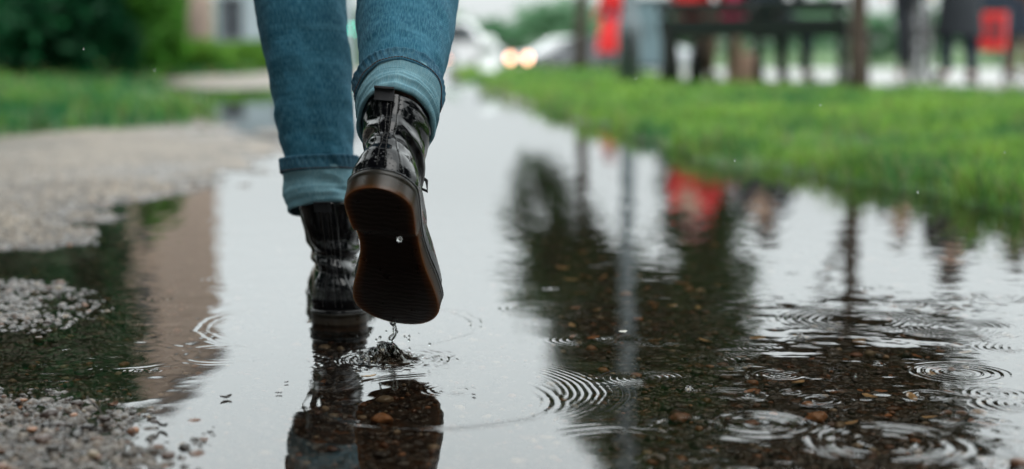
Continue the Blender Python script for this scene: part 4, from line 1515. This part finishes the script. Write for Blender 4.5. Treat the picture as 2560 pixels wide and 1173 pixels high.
park_tree([(1345, 1.75, .55, .45), (1380, 2.4, .72, .55), (1430, 3.0, .95, .6), (1490, 3.7, 1.15, .7), (1550, 4.5, 1.1, .75), (1590, 5.3, .95, .7), (1600, 6.0, .6, .6)], 24.0, 'leaning park tree whose trunk stands left of the red raincoat', 41, 15000, 1450)
park_tree([(1760, 1.7, .58, .5), (1765, 2.3, .66, .55), (1750, 2.9, .85, .6), (1730, 3.6, 1.1, .7), (1725, 4.4, 1.2, .75), (1730, 5.3, 1.1, .8), (1740, 6.2, .9, .7), (1745, 7.0, .6, .6)], 22.0, 'park tree directly behind the left half of the bench', 42, 16000, 1745)
# the young tree in front
xt, yt, zt = base_at(2143, 238)
tree('young_tree', 'young tree with thin brown trunk at the right end of the bench', 'tree', (xt, yt, zt),
     [(.0, 0, -.1, .078), (.0, 0, .15, .066), (-.01, 0, .8, .060), (-.02, .02, 1.6, .048), (-.03, 0, 3.0, .03)],
     [(0.15, 0, 2.0, .80, .7, .42), (.15, .1, 2.7, .90, .8, .55), (0.15, 0, 3.4, .75, .7, .6), (-.5, .1, 2.35, .4, .5, .35)], 15000, 0.06, (0.003, 0.015, 0.006), (0.015, 0.042, 0.014), 43)
for i, (px, Y, hgt, w) in enumerate(((560, 92, 4.2, 3), (760, 98, 4.4, 3.2), (930, 96, 3.9, 2.6), (1090, 94, 3.5, 2.4), (1240, 99, 3.3, 2.2), (1390, 93, 4.4, 2.6), (1530, 97, 4.0, 2.6), (1690, 95, 4.4, 2.8),
                                     (1860, 99, 4.0, 2.6), (2020, 94, 4.5, 2.7), (2170, 97, 3.5, 2.3), (2330, 95, 4.3, 2.6), (2480, 98, 4.5, 2.8), (2650, 96, 4.2, 3), (2860, 93, 4.6, 3.2), (3080, 97, 4.3, 3.1), (3320, 95, 4.7, 3.3), (3560, 98, 4.4, 3.2))):
    x = AT(px, 100, Y).x
    lab = ['round haze-toned tree at the street end, behind %s' % q for q in
           ('the pale low building', 'the left leg', 'the gap between the legs', 'the right leg', 'the white van', 'the dark car', 'the red raincoat', 'the grey cabinet', 'mid bench', 'the bench end',
            'the young tree', 'the bicycle', 'the red box', 'the rightmost person', 'the open paving on the right', 'the paving, second beyond the people', 'the paving, third beyond the people', 'the paving, outermost right')][i]
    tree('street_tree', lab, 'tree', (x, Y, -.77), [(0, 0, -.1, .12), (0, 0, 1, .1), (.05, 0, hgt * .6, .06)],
         [(0, 0, hgt * .42, w, 1.6, hgt * .30), (.3 * w, 0, hgt * .66, w * .7, 1.4, hgt * .26), (-.35 * w, .2, hgt * .62, w * .6, 1.4, hgt * .24)], 2600, 0.22, (0.08, 0.20, 0.10), (0.20, 0.36, 0.21), 60 + i, 'trees at the far end of the street', 4)  # rain haze over the far trees is put into their leaf colour

# ------------------------------------------------------------------ buildings on the left
def brick_mat(name, a, b, sc):
    k = NT(name)
    br = k.n('TexBrick'); br.inputs['Scale'].default_value = sc
    br.inputs['Color1'].default_value = (*a, 1); br.inputs['Color2'].default_value = (*b, 1); br.inputs['Mortar'].default_value = (0.35, 0.32, 0.28, 1)
    br.inputs['Mortar Size'].default_value = 0.012
    mp = k.n('Mapping'); mp.inputs['Rotation'].default_value = (R(90), 0, 0)
    k.l(k.coord(), mp.inputs['Vector']); k.l(mp.outputs[0], br.inputs['Vector'])
    nz = k.n('TexNoise'); nz.inputs['Scale'].default_value = 1.2; nz.inputs['Detail'].default_value = 7; k.l(k.coord(), nz.inputs['Vector'])
    k.set(Base_Color=k.mix(0.5, br.outputs[0], k.ramp(nz.outputs[0], [(0.3, 0.65), (0.7, 1.0)]), 'MULTIPLY'), Roughness=0.85)
    return k.m


M_BRICK = brick_mat('beige_brick', (0.44, 0.31, 0.24), (0.36, 0.255, 0.195), 4)
M_RENDER = plain('blue_grey_render', (0.25, 0.30, 0.32), 0.8, 0.1, 3)
M_GLASS = plain('window_glass', (0.03, 0.04, 0.05), 0.06, 0.2, 2)
M_FRAME = plain('window_frame_paint', (0.10, 0.11, 0.12), 0.5, 0.1, 4)
M_ROOF = plain('roof_sheet', (0.10, 0.10, 0.11), 0.6, 0.2, 3)


def building(name, label, x0, x1, y0, y1, z0, hgt, wall, wins, cat='building'):
    t = thing(name, label, cat, ((x0 + x1) / 2, y0, z0))
    cx = (x0 + x1) / 2
    # the front wall is cut round its windows: piers and bands butted together
    mb = MB()
    xs = sorted({x0, x1} | {w[0] for w in wins} | {w[1] for w in wins})
    zs = sorted({0.0, hgt} | {w[2] for w in wins} | {w[3] for w in wins})
    for a, b in zip(xs, xs[1:]):
        run = None
        for c, d in zip(zs, zs[1:]):
            hole = any(w[0] <= a and b <= w[1] and w[2] <= c and d <= w[3] for w in wins)
            if not hole:
                mb.box(((a + b) / 2 - cx, .15, (c + d) / 2), (b - a, .3, d - c))
    mb.box((0, (y1 - y0) / 2 + .15, hgt / 2), (x1 - x0, y1 - y0 - .3, hgt))
    mb.build('wall', wall, t)
    rf = MB(); rf.box((0, (y1 - y0) / 2, hgt + .12), (x1 - x0 + .4, y1 - y0 + .4, .24), None, .03)
    rf.build('roof', M_ROOF, t)
    for a, b, c, d in wins:
        w = MB(); q = .07
        w.box(((a + b) / 2 - cx, .20, c + q / 2), (b - a, .06, q)); w.box(((a + b) / 2 - cx, .20, d - q / 2), (b - a, .06, q))
        w.box((a + q / 2 - cx, .20, (c + d) / 2), (q, .058, d - c - 2 * q)); w.box((b - q / 2 - cx, .20, (c + d) / 2), (q, .058, d - c - 2 * q))
        w.box(((a + b) / 2 - cx, .20, (c + d) / 2), (q * .8, .056, d - c - 2 * q))
        fo = w.build('window', M_FRAME, t)
        MB().box(((a + b) / 2 - cx, .262, (c + d) / 2), (b - a - .01, .02, d - c - .01)).build('pane', M_GLASS, fo)
        MB().box(((a + b) / 2 - cx, -.03, c - .04), (b - a + .2, .16, .08)).build('sill', M_FRAME, fo)
    return t


YB = 45.0
bx1 = AT(533, 100, YB).x
bx0 = AT(378, 100, YB).x
wl = []
bx1 = AT(533, 100, YB + 9).x
wl = [(bx1 - .62, bx1 - .16, z, z + 1.9) for z in (1.0, 3.9, 6.8)]
building('apartment_building', 'tall beige brick apartment block rising behind the hedge', bx1 - 1.95, bx1, YB, YB + 9, -.4, 10.6, M_BRICK, wl)
wl = [(bx1 - 3.05, bx1 - 2.25, z, z + 1.9) for z in (1.0, 3.9, 6.8)] + [(bx1 - 6.2, bx1 - 4.6, z, z + 1.5) for z in (1.2, 4.1, 7.0)]
building('apartment_wing', 'set-back blue-grey wing of flats left of the beige brick block', bx1 - 9, bx1 - 2.0, YB + 2.0, YB + 9, -.4, 10.2, M_RENDER, wl)
lx0 = AT(541, 100, YB + 1.5).x
lx1 = lx0 + 3.4
wa, wb = AT(548, 50, YB + 1.5).x, AT(607, 50, YB + 1.5).x
building('low_building', 'low pale blue-grey building with a dark window right of the beige block', lx0, lx1, YB + 1.5, YB + 8, -.5, 2.9, M_RENDER, [(wa, wb, 1.05, 2.3), (wb + .9, wb + 1.7, 1.05, 2.3)])

# ------------------------------------------------------------------ lamp post, cabinet, signal, bollard
M_POST = plain('galvanised_steel', (0.11, 0.135, 0.145), 0.45, 0.15, 6, 0.4)
M_DARKMETAL = plain('dark_metal', (0.012, 0.016, 0.018), 0.5, 0.3, 12)
x, y, z = base_at(1572, 206)
t = thing('lamp_post', 'slim grey lamp post on the grass between the red raincoat and the bench', 'lamp post', (x, y, z))
MB().lathe([(.11, -.05), (.11, .55), (.085, .60), (.07, .62), (.055, 3.6), (.05, 4.2)], 20).build('post', M_POST, t, True)
MB().lathe([(.05, 4.2), (.16, 4.28), (.24, 4.36), (.26, 4.5), (.18, 4.62), (.05, 4.68)], 24).build('lantern', M_POST, t, True)
MB().box((0, -.112, .33), (.09, .012, .26), None, .004).build('access_door', M_DARKMETAL, t)

M_CAB = plain('cabinet_paint', (0.16, 0.24, 0.27), 0.5, 0.12, 5)
x, y, z = base_at(1618, 166)
t = thing('utility_cabinet', 'grey-blue metal utility cabinet on the grass right of the lamp post', 'cabinet', (x, y, z))
MB().box((0, 0, .62), (.74, .4, 1.12), None, .02).build('housing', M_CAB, t)
MB().box((0, 0, .02), (.80, .46, .10), None, .01).build('plinth', M_DARKMETAL, t)
MB().box((0, 0, 1.215), (.82, .48, .06), None, .015).build('lid', M_POST, t)
for s_ in (-1, 1):
    d = MB().box((s_ * .18, -.206, .62), (.33, .012, 1.0), None, .004).build('door', M_CAB, t)
    MB().box((s_ * .04, -.222, .66), (.02, .02, .12), None, .004).build('handle', M_DARKMETAL, d)


def emitter(name, col, strength):
    k = NT(name)
    em = k.n('Emission')
    nz = k.n('TexNoise'); nz.inputs['Scale'].default_value = 30
    k.l(k.coord(), nz.inputs['Vector'])
    k.l(k.mix(0.15, col, k.ramp(nz.outputs[0], [(0.3, 0.5), (0.7, 1.0)]), 'MULTIPLY'), em.inputs[0])
    em.inputs[1].default_value = strength
    k.l(em.outputs[0], k.out.inputs['Surface'])
    return k.m


Ysig = 58.0
p = AT(879, 72, Ysig)
gs = -.77
t = thing('traffic_signal', 'traffic signal showing a green light in the gap between the legs', 'traffic light', (p.x, Ysig, gs))
zr = p.z - gs
MB().lathe([(.06, -.1), (.06, .1), (.045, .12), (.045, zr + .9)], 14).build('pole', M_POST, t, True)
hs = MB(); hs.box((0, -.10, zr + .28), (.30, .16, .88), None, .03)
hs.build('signal_housing', M_DARKMETAL, t)
for q, (nm, m) in enumerate((('green_lamp', emitter('green_signal', (0.0, 0.55, 0.36), 34.0)), ('amber_lamp', plain('amber_off', (.08, .05, .01), .2)), ('red_lamp', plain('red_off', (.08, .01, .01), .2)))):
    MB().lathe([(.125, -.19), (.115, -.20), (.06, -.212), (.001, -.216)], 20, (0, 0, zr + .28 * q), 'y').build(nm, m, t, True)
    hm = MB()
    hm.tube([(math.cos(a) * .135, -.24, zr + .28 * q + math.sin(a) * .135) for a in np.linspace(0.1, math.pi - .1, 9)], .012, 6)
    hm.build('visor', M_DARKMETAL, t, True)

M_WHITE = plain('white_paint', (0.75, 0.76, 0.77), 0.45, 0.08, 6)
x, y, z = base_at(1219, 186)
t = thing('bollard', 'short white bollard on the grass in front of the white van', 'bollard', (x, y, z))
MB().lathe([(.13, -.05), (.13, .03), (.11, .05), (.105, .36), (.11, .38), (.10, .43), (.06, .46), (.002, .47)], 22).build('post', M_WHITE, t, True)
MB().lathe([(.1085, .27), (.112, .28), (.112, .32), (.1085, .33)], 22).build('band', M_POST, t, True)

# ------------------------------------------------------------------ vehicles
M_TYRE = plain('tyre_rubber', (0.015, 0.015, 0.016), 0.8, 0.3, 40)
M_RIM = plain('alloy', (0.4, 0.41, 0.42), 0.3, 0.1, 10, 1.0)
M_CARGLASS = plain('car_glass', (0.02, 0.028, 0.032), 0.05, 0.2, 2)
M_WARM = emitter('headlight_glow', (1.0, 0.48, 0.29), 10.0)
M_TAIL = emitter('dim_side_glow', (1.0, 0.42, 0.26), 6.0)
M_PLATE = plain('plate', (0.6, 0.6, 0.55), 0.4, 0.05)


def vehicle(name, label, cat, loc, rz, paint, body, glass, L, W, wheels, hl_z, group=None, lamp=None, lamp_w=.68):
    """body and glass: side outlines (x forward, z); the sides tuck in towards the roof"""
    t = thing(name, label, cat, loc, rz, group)

    def loft(outl, w, nm, mat, tuck):
        bm = bmesh.new()
        rows = []
        for s_, in_ in ((-1, 0), (1, 0)):
            rows.append([bm.verts.new((x_, s_ * (w / 2 - tuck * max(0, z_ - .85)), z_)) for x_, z_ in outl])
        n = len(outl)
        for i in range(n):
            j = (i + 1) % n
            bm.faces.new((rows[0][i], rows[0][j], rows[1][j], rows[1][i]))
        bm.faces.new(rows[0][::-1]); bm.faces.new(rows[1])
        bmesh.ops.recalc_face_normals(bm, faces=bm.faces[:])
        bmesh.ops.bevel(bm, geom=bm.edges[:], offset=.045 if nm == 'body' else .02, segments=3, affect='EDGES', profile=.5)
        me = bpy.data.meshes.new(nm)
        bm.to_mesh(me); bm.free()
        return link(nm, me, mat, t)
    loft(body, W, 'body', paint, .22)
    for gl_ in glass:
        loft(gl_[0], W + gl_[1], gl_[2], M_CARGLASS, .22)
    for xw in wheels:
        for s_ in (-1, 1):
            wq_ = MB().lathe([(.20, -.10), (.31, -.10), (.33, -.07), (.33, .07), (.31, .10), (.20, .10)], 26, (xw, s_ * (W / 2 - .09), .33), 'y').build('wheel', M_TYRE, t, True)
            MB().lathe([(.20, -.06), (.20, .05), (.17, .085), (.05, .108), (.002, .11)] if s_ > 0 else [(.20, .06), (.20, -.05), (.17, -.085), (.05, -.108), (.002, -.11)], 20, (xw, s_ * (W / 2 - .09), .33), 'y').build('rim', M_RIM, wq_, True)
    for s_ in (-1, 1):
        MB().lathe([(.16, -.02), (.155, .02), (.10, .035), (.002, .04)], 18, (L / 2 - .01, s_ * lamp_w, hl_z), 'x').build('headlight', lamp or M_FRAME, t, True)
    MB().box((L / 2 + .012, 0, .38), (.02, .5, .11), None, .004).build('number_plate', M_PLATE, t)
    MB().box((L / 2 + .005, 0, .55), (.03, .8, .10), None, .01).build('grille', M_DARKMETAL, t)
    for s_ in (-1, 1):
        MB().box((.75 if name != 'white_van' else 1.5, s_ * (W / 2 + .06), 1.0 if name != 'white_van' else 1.25), (.12, .16, .12), None, .03).build('mirror', paint, t)
    return t


CAR_B = [(2.12, .30), (2.15, .60), (2.0, .74), (1.15, .92), (.45, 1.36), (.1, 1.44), (-1.0, 1.43), (-1.75, 1.05), (-2.1, .98), (-2.15, .55), (-2.1, .30)]
CAR_G = [([(1.02, .95), (.42, 1.34), (.12, 1.40), (-.95, 1.39), (-1.55, 1.04), (-1.5, .95)], .012, 'side_windows')]
VAN_B = [(2.45, .32), (2.5, .75), (2.35, 1.05), (1.75, 1.25), (1.15, 2.05), (.9, 2.15), (-2.4, 2.18), (-2.5, 2.0), (-2.5, .40), (-2.4, .32)]
VAN_G = [([(1.72, 1.28), (1.18, 1.98), (.95, 2.02), (.35, 2.02), (.35, 1.28)], .012, 'side_windows')]
M_SILVER = plain('dark_silver_paint', (0.05, 0.055, 0.062), 0.2, 0.1, 4, 0.3, 1.0)
M_VANP = plain('white_van_paint', (0.66, 0.67, 0.68), 0.25, 0.05, 4, 0, 1.0)
p = AT(1400, 150, 60.0)
vehicle('dark_car', 'dark car with both warm headlights lit, coming down the far street', 'car', (p.x + .30, 60.6, -.73), R(180 + 29), M_SILVER, CAR_B, CAR_G, 4.3, 1.75, (1.33, -1.33), .64, 'vehicles on the far street', M_WARM)
p = AT(1085, 150, 62.0)
vehicle('white_van', 'white van crossing the far street behind the right leg', 'van', (p.x + .3, 62.5, -.77), R(-8), M_VANP, VAN_B, VAN_G, 5.0, 1.9, (1.6, -1.6), .80, 'vehicles on the far street', None)
p = AT(1560, 150, 66)
vehicle('silver_car', 'pale silver car parked behind the dark car on the far street', 'car', (p.x + .8, 67, -.77), R(176), plain('silver_paint', (0.42, 0.45, 0.47), 0.22, 0.05, 4, 0.3, 1.0), CAR_B, CAR_G, 4.3, 1.75, (1.33, -1.33), .64, 'vehicles on the far street', None)
# the motor scooter whose lamp shows beside the right leg
p = AT(1123, 146, 58)
t = thing('motor_scooter', 'motor scooter with a dim orange lamp beside the right leg', 'scooter', (p.x, 58, -.77), R(-100))
for xw in (-.6, .6):
    wq_ = MB().lathe([(.15, -.05), (.22, -.05), (.24, 0), (.22, .05), (.15, .05)], 22, (xw, 0, .24), 'y').build('wheel', M_TYRE, t, True)
MB().tube([(-.75, 0, .55), (-.3, 0, .60), (-.2, 0, .35), (.2, 0, .32), (.42, 0, .45), (.50, 0, .85), (.42, 0, 1.0)], [.10, .14, .12, .10, .10, .09, .04], 14).build('body', M_SILVER, t, True)
MB().tube([(-.7, 0, .72), (-.4, 0, .78), (-.1, 0, .74)], [.10, .13, .09], 12).build('saddle', M_BLACKCLOTH, t, True)
MB().tube([(.42, -.33, 1.02), (.45, 0, 1.0), (.42, .33, 1.02)], .02, 8).build('handlebar', M_DARKMETAL, t, True)
MB().lathe([(.09, -.02), (.085, .02), (.05, .035), (.002, .04)], 16, (.58, 0, .63), 'x').build('headlight', M_TAIL, t, True)

# ------------------------------------------------------------------ bench and sitters
M_SLAT = plain('dark_bench_timber', (0.010, 0.016, 0.018), 0.5, 0.4, 20)
M_CAST = plain('cast_iron', (0.012, 0.014, 0.014), 0.55, 0.3, 20)
b0 = G(1672, 214); b1 = G(2100, 222)
bc = Vector(((b0[0] + b1[0]) / 2, (b0[1] + b1[1]) / 2, 0))
BL = math.hypot(b1[0] - b0[0], b1[1] - b0[1])
brz = math.atan2(b1[1] - b0[1], b1[0] - b0[0])
bz0 = gz0(bc.x, bc.y)
bench = thing('park_bench', 'dark slatted park bench seen from behind on the grass edge', 'bench', (bc.x, bc.y, bz0), brz)
mb = MB()
for j in range(4):
    mb.box((0, .10 + .115 * j, .44), (BL + .16, .10, .035), None, .008)
mb.build('seat', M_SLAT, bench)
mb = MB()
for j, zz in enumerate((.485, .655)):
    mb.box((0, -.035 - .028 * j, zz), (BL + .16, .032, (.16, .11)[j]), Euler((R(12), 0, 0)), .008)
mb.build('backrest', M_SLAT, bench)
for xx in (-BL / 2, 0.06, BL / 2):
    wdt = .17 if xx < -.1 else .08
    l_ = MB()
    l_.tube([(xx, .03, -.06), (xx, .02, .20), (xx, -.005, .42), (xx, -.05, .57), (xx, -.09, .70)], [wdt * .62, wdt * .5, wdt * .42, .03, .022], 10)
    l_.tube([(xx, .46, -.06), (xx, .44, .2), (xx, .43, .41)], [wdt * .5, wdt * .42, .035], 10)
    l_.tube([(xx, 0.0, .405), (xx, .46, .405)], .022, 8)
    l_.build('leg', M_CAST, bench, True)

SIT = dict(pelvis=(0, 0, .54), waist=(0, -.03, .68), chest=(0, -.05, .90), neck=(0, -.04, 1.07), head=(0, 0, 1.18), crown=(0, -.01, 1.30), nose=(0, .10, 1.18),
           shl=(-.18, -.05, 1.01), ell=(-.25, .02, .76), wrl=(-.14, .22, .66), hal=(-.08, .28, .64), shr=(.18, -.05, 1.01), elr=(.25, .02, .76), wrr=(.14, .22, .66), har=(.08, .28, .64),
           hil=(-.09, .03, .53), knl=(-.12, .43, .50), anl=(-.12, .40, .09), tol=(-.13, .54, .035), hir=(.09, .03, .53), knr=(.12, .43, .50), anr=(.12, .40, .09), tor=(.13, .54, .035))
M_RED = plain('red_jacket', (0.75, 0.010, 0.012), 0.6, 0.15)
M_DRED = plain('dark_red_cloth', (0.20, 0.02, 0.025), 0.7)
M_MAG = plain('magenta_cloth', (0.55, 0.01, 0.10), 0.6)
M_JEAN2 = plain('faded_jeans', (0.06, 0.12, 0.18), 0.8)
M_TANTR = plain('tan_trousers', (0.30, 0.20, 0.15), 0.8)


def on_bench(u, dy=.12):
    c, s_ = math.cos(brz), math.sin(brz)
    return (bc.x + u * c - dy * s_, bc.y + u * s_ + dy * c, bz0)


human('person in a bright red jacket sitting at the left end of the bench', on_bench(-BL / 2 + .20, .13), brz, SIT, SKINM, M_RED, M_TANTR, M_SHOE, plain('auburn_hair', (0.10, 0.02, 0.016), .6), group='people sitting on the bench')
human('person in a dark jacket sitting in the middle of the bench', on_bench(.10, .13), brz, SIT, SKINM, M_NAVY, M_NAVY, M_SHOE, M_HAIR, group='people sitting on the bench')
# shoulder bag on the bench between them
q = on_bench(-.14, -.005)
t = thing('shoulder_bag', 'magenta bag standing on the bench between the two sitters', 'bag', (q[0], q[1] + .28, bz0 + .458), brz)
MB().box((0, 0, .19), (.22, .12, .38), None, .035).build('bag_body', M_MAG, t, True)
MB().tube([(-.07, 0, .36), (-.06, 0, .46), (0, 0, .50), (.06, 0, .46), (.07, 0, .36)], .01, 7).build('strap', M_DARKMETAL, t, True)
x, y, z = base_at(1862, 214)
t = thing('paper_bag', 'tan paper bag on the ground under the middle of the bench', 'bag', (x, y + .25, gz0(x, y + .25)), .3)
MB().box((0, 0, .13), (.24, .13, .27), None, .012).build('bag_body', plain('kraft_paper', (0.46, 0.29, 0.22), 0.8, 0.1, 20), t)
for s_ in (-1, 1):
    MB().tube([(-.05, s_ * .05, .255), (-.045, s_ * .05, .33), (.045, s_ * .05, .33), (.05, s_ * .05, .255)], .006, 6).build('handle', M_LEAFT, t, True)

# ------------------------------------------------------------------ pedestrian in a red raincoat
x, y, z = base_at(1530, 166)
WALK = dict(anl=(-.11, -.22, .13), tol=(-.12, -.10, .05), knl=(-.1, .0, .5), anr=(.11, .2, .09), tor=(.12, .34, .04), knr=(.10, .14, .5), wrl=(-.26, .14, .9), hal=(-.26, .18, .82))
human('person in a long red raincoat and blue jeans walking on the far grass', (x, y, z), R(35), WALK, SKINM, M_RED, M_JEAN2, M_SHOE, M_DRED, (.30, 1.02, .31, .15, M_RED))

# ------------------------------------------------------------------ people and bicycle on the paving at the right
x, y, z = base_at(2393, 217)
human('person in a long black coat and dark trousers standing by the bicycle', (x, y, z), R(15), dict(anl=(-.10, .02, .09), tol=(-.15, .15, .035), anr=(.12, -.03, .09), tor=(.16, .10, .035)),
      SKINM, M_BLACKCLOTH, M_NAVY, M_SHOE, M_HAIR, (.40, 1.02, .22, .16, M_BLACKCLOTH), group='people standing on the paving')
x, y, z = base_at(2548, 208)
human('person in dark shorts with bare legs and brown boots at the right edge', (x, y, z), R(-60), {}, SKINM, M_NAVY, plain('brown_trousers', (0.13, 0.06, 0.035), .7), M_SHOE, M_HAIR, (.42, 1.0, .17, .15, M_NAVY), group='people standing on the paving')
bpy.context.scene.objects[-1] if False else None

M_BIKE = plain('bike_paint', (0.02, 0.024, 0.028), 0.3, 0.2, 8, 0, .5)
x, y, z = base_at(2300, 216)
bk = thing('bicycle', 'black bicycle standing on the paving beside the person in the black coat', 'bicycle', (x, y, z), R(70))
for xw in (-.52, .52):
    pts = [(xw + .33 * math.cos(a), 0, .34 + .33 * math.sin(a)) for a in np.linspace(0, 2 * math.pi, 41)]
    w = MB().tube(pts, .02, 8, False).build('wheel', M_TYRE, bk, True)
    pts = [(xw + .305 * math.cos(a), 0, .34 + .305 * math.sin(a)) for a in np.linspace(0, 2 * math.pi, 41)]
    MB().tube(pts, .010, 6, False).build('rim', M_RIM, w, True)
    m_ = MB()
    for a in np.linspace(0, 2 * math.pi, 19)[:-1]:
        m_.tube([(xw, .02 * (-1) ** int(a * 9), .34), (xw + .30 * math.cos(a), 0, .34 + .30 * math.sin(a))], .0015, 4)
    m_.lathe([(.02, -.04), (.025, -.03), (.025, .03), (.02, .04)], 12, (xw, 0, .34), 'y')
    m_.build('spokes', M_RIM, w, True)
m_ = MB()
for a, b in (((-.52, 0, .34), (-.10, 0, .30)), ((-.10, 0, .30), (-.22, 0, .80)), ((-.52, 0, .34), (-.20, 0, .72)), ((-.20, 0, .74), (.34, 0, .80)), ((-.10, 0, .30), (.36, 0, .72)), ((.33, 0, .90), (.40, 0, .62)), ((.40, 0, .62), (.52, 0, .34))):
    m_.tube([a, b], .018, 8)
m_.build('frame', M_BIKE, bk, True)
MB().tube([(-.36, 0, .90), (-.25, 0, .92), (-.12, 0, .90)], [.06, .06, .02], 10).build('saddle', M_BLACKCLOTH, bk, True)
MB().tube([(.25, -.28, 1.0), (.34, -.12, 1.02), (.34, .12, 1.02), (.25, .28, 1.0)], .014, 8).build('handlebar', M_DARKMETAL, bk, True)
m_ = MB().lathe([(.09, -.004), (.09, .004)], 24, (-.10, .035, .30), 'y')
m_.tube([(-.10, .05, .30), (-.02, .05, .15)], .01, 6).tube([(-.10, -.05, .30), (-.18, -.05, .45)], .01, 6)
m_.build('crank', M_RIM, bk, True)
MB().box((-.62, 0, .66), (.14, .05, .03), None, .008).build('rear_rack', M_DARKMETAL, bk)
human_x, human_y, human_z = base_at(2288, 200)
human('person in a dark jacket standing behind the bicycle', (human_x, human_y + .4, gz0(human_x, human_y)), R(160), dict(knl=(-.05, .02, .5), anl=(-.05, -.02, .09), tol=(-.06, .12, .035), knr=(.05, .02, .5), anr=(.05, -.02, .09), tor=(.06, .12, .035)), SKINM, M_BLACKCLOTH, M_BLACKCLOTH, M_SHOE, M_HAIR, group='people standing on the paving')

# red box on grey posts
x, y, z = base_at(2474, 212)
t = thing('newspaper_box', 'red box with a dark top on grey posts right of the black coat', 'box', (x, y, z))
MB().box((0, 0, .46), (.22, .22, .34), None, .02).build('box_body', M_RED, t)
MB().box((0, 0, .76), (.26, .25, .24), None, .02).build('box_top', M_NAVY, t)
MB().box((0, -.114, .47), (.15, .01, .20), None, .004).build('box_door', M_DRED, t)
for s_ in (-1, 1):
    MB().tube([(s_ * .13, 0, -.02), (s_ * .13, 0, .98)], .022, 10).build('post', M_POST, t, True)

# unseen trees, added to darken the patent leather and shade the near leg
tree('unseen_overhanging_tree', 'unseen broad tree leaning over the path beside the photographer', 'tree', (-4.6, -2.4, gz0(-4.6, -2.4)), [(0, 0, -.2, .28), (.1, .1, 1.5, .22), (.4, .5, 3.2, .18), (.9, 1.4, 5.0, .12)],
     [(2.4, 3.2, 6.5, 1.85, 2.7, 1.0), (.1, 1.9, 6.3, 2.2, 3.0, 1.3), (2.7, .6, 6.9, 1.5, 1.7, 1.0)], 22000, .15, DARK0, DARK1, 90)
for i, (xx, yy, hgt, lab) in enumerate(((-12, -5, 12, 'unseen tree behind the photographer, outermost on the hedge side'), (-8, -8, 14, 'unseen tree behind the photographer, second on the hedge side'), (-4, -9, 14, 'unseen tree behind the photographer, next to the path on the hedge side'),
                                     (0.5, -10, 13, 'unseen tree straight behind the photographer'), (4.5, -10, 11, 'unseen tree behind the photographer, next to the path on the bench side'), (9, -9, 10, 'unseen tree behind the photographer, outermost on the bench side'))):
    tree('unseen_tree', lab, 'tree', (xx, yy, gz0(xx, yy)), [(0, 0, -.2, .2), (0, .1, 1.4, .17), (.1, 0, hgt * .5, .12), (0, 0, hgt * .8, .05)],
         [(0, 0, hgt * .30, 2.4, 2, hgt * .26), (.3, 0, hgt * .58, 2.5, 2.2, hgt * .24), (-.2, 0, hgt * .8, 1.7, 1.6, hgt * .18)], 9000, .17, DARK0, DARK1, 100 + i, 'unseen trees behind the photographer', 6)

# more unseen trees, added at the sides to darken the boots' reflections
for i, (xx, yy, hgt, lab) in enumerate(((-8, 6.5, 7, 'unseen hedge tree on the left verge, nearest the hedge'), (-8.5, 2.5, 9, 'unseen hedge tree on the left verge, in the middle of three'), (-9, -1.5, 9, 'unseen hedge tree on the left verge, beside the photographer'),
                                        (8, 1.0, 7, 'unseen tree on the right lawn beside the photographer'), (8.5, -4, 9, 'unseen tree on the right lawn behind the photographer'))):
    tree('unseen_tree', lab, 'tree', (xx, yy, gz0(xx, yy)), [(0, 0, -.2, .2), (0, .1, 1.4, .17), (.1, 0, hgt * .5, .12), (0, 0, hgt * .8, .05)],
         [(0, 0, hgt * .27, 1.9, 2.2, hgt * .27), (.3, 0, hgt * .55, 2.0, 2.3, hgt * .25), (-.2, 0, hgt * .8, 1.4, 1.7, hgt * .18)], 9000, .17, DARK0, DARK1, 120 + i, 'unseen trees beside the photographer', 6)

# sodden leaf scraps on the puddle floor
M_SOD = [plain('sodden_leaf_a', (0.34, 0.14, 0.055), .35, .3, 200), plain('sodden_leaf_b', (0.22, 0.095, 0.045), .35, .3, 200), plain('sodden_leaf_c', (0.46, 0.30, 0.14), .35, .3, 200)]
g = random.Random(12)
proto = []
for i in range(6):
    proto.append(leaf(1600, 700, .0085 + .002 * (i % 3), .0036 + .0008 * (i // 2), 0, M_SOD[i % 3], 'sodden_leaf', 'sodden brown leaf scrap lying on the dark puddle floor', 'leaf', .12 + .1 * (i % 2), 0, 'sodden leaf scraps on the puddle floor'))
spots = [(g.uniform(1400, 1900), g.uniform(560, 860)) for _ in range(44)] + [(g.uniform(1850, 2480), g.uniform(835, 1060)) for _ in range(26)]
for i, (px, py) in enumerate(spots):
    o = proto[i % 6] if i < 6 else proto[i % 6].copy()
    if i >= 6:
        COL.objects.link(o)
    x, y = G(px, py, -.015)
    o.location = (x, y, zat(x, y) + .0035)
    o.rotation_euler = (g.uniform(-.15, .15), g.uniform(-.15, .15), g.uniform(0, 6.28))
    q = g.uniform(.55, 1.25)
    o.scale = (q, q, q)
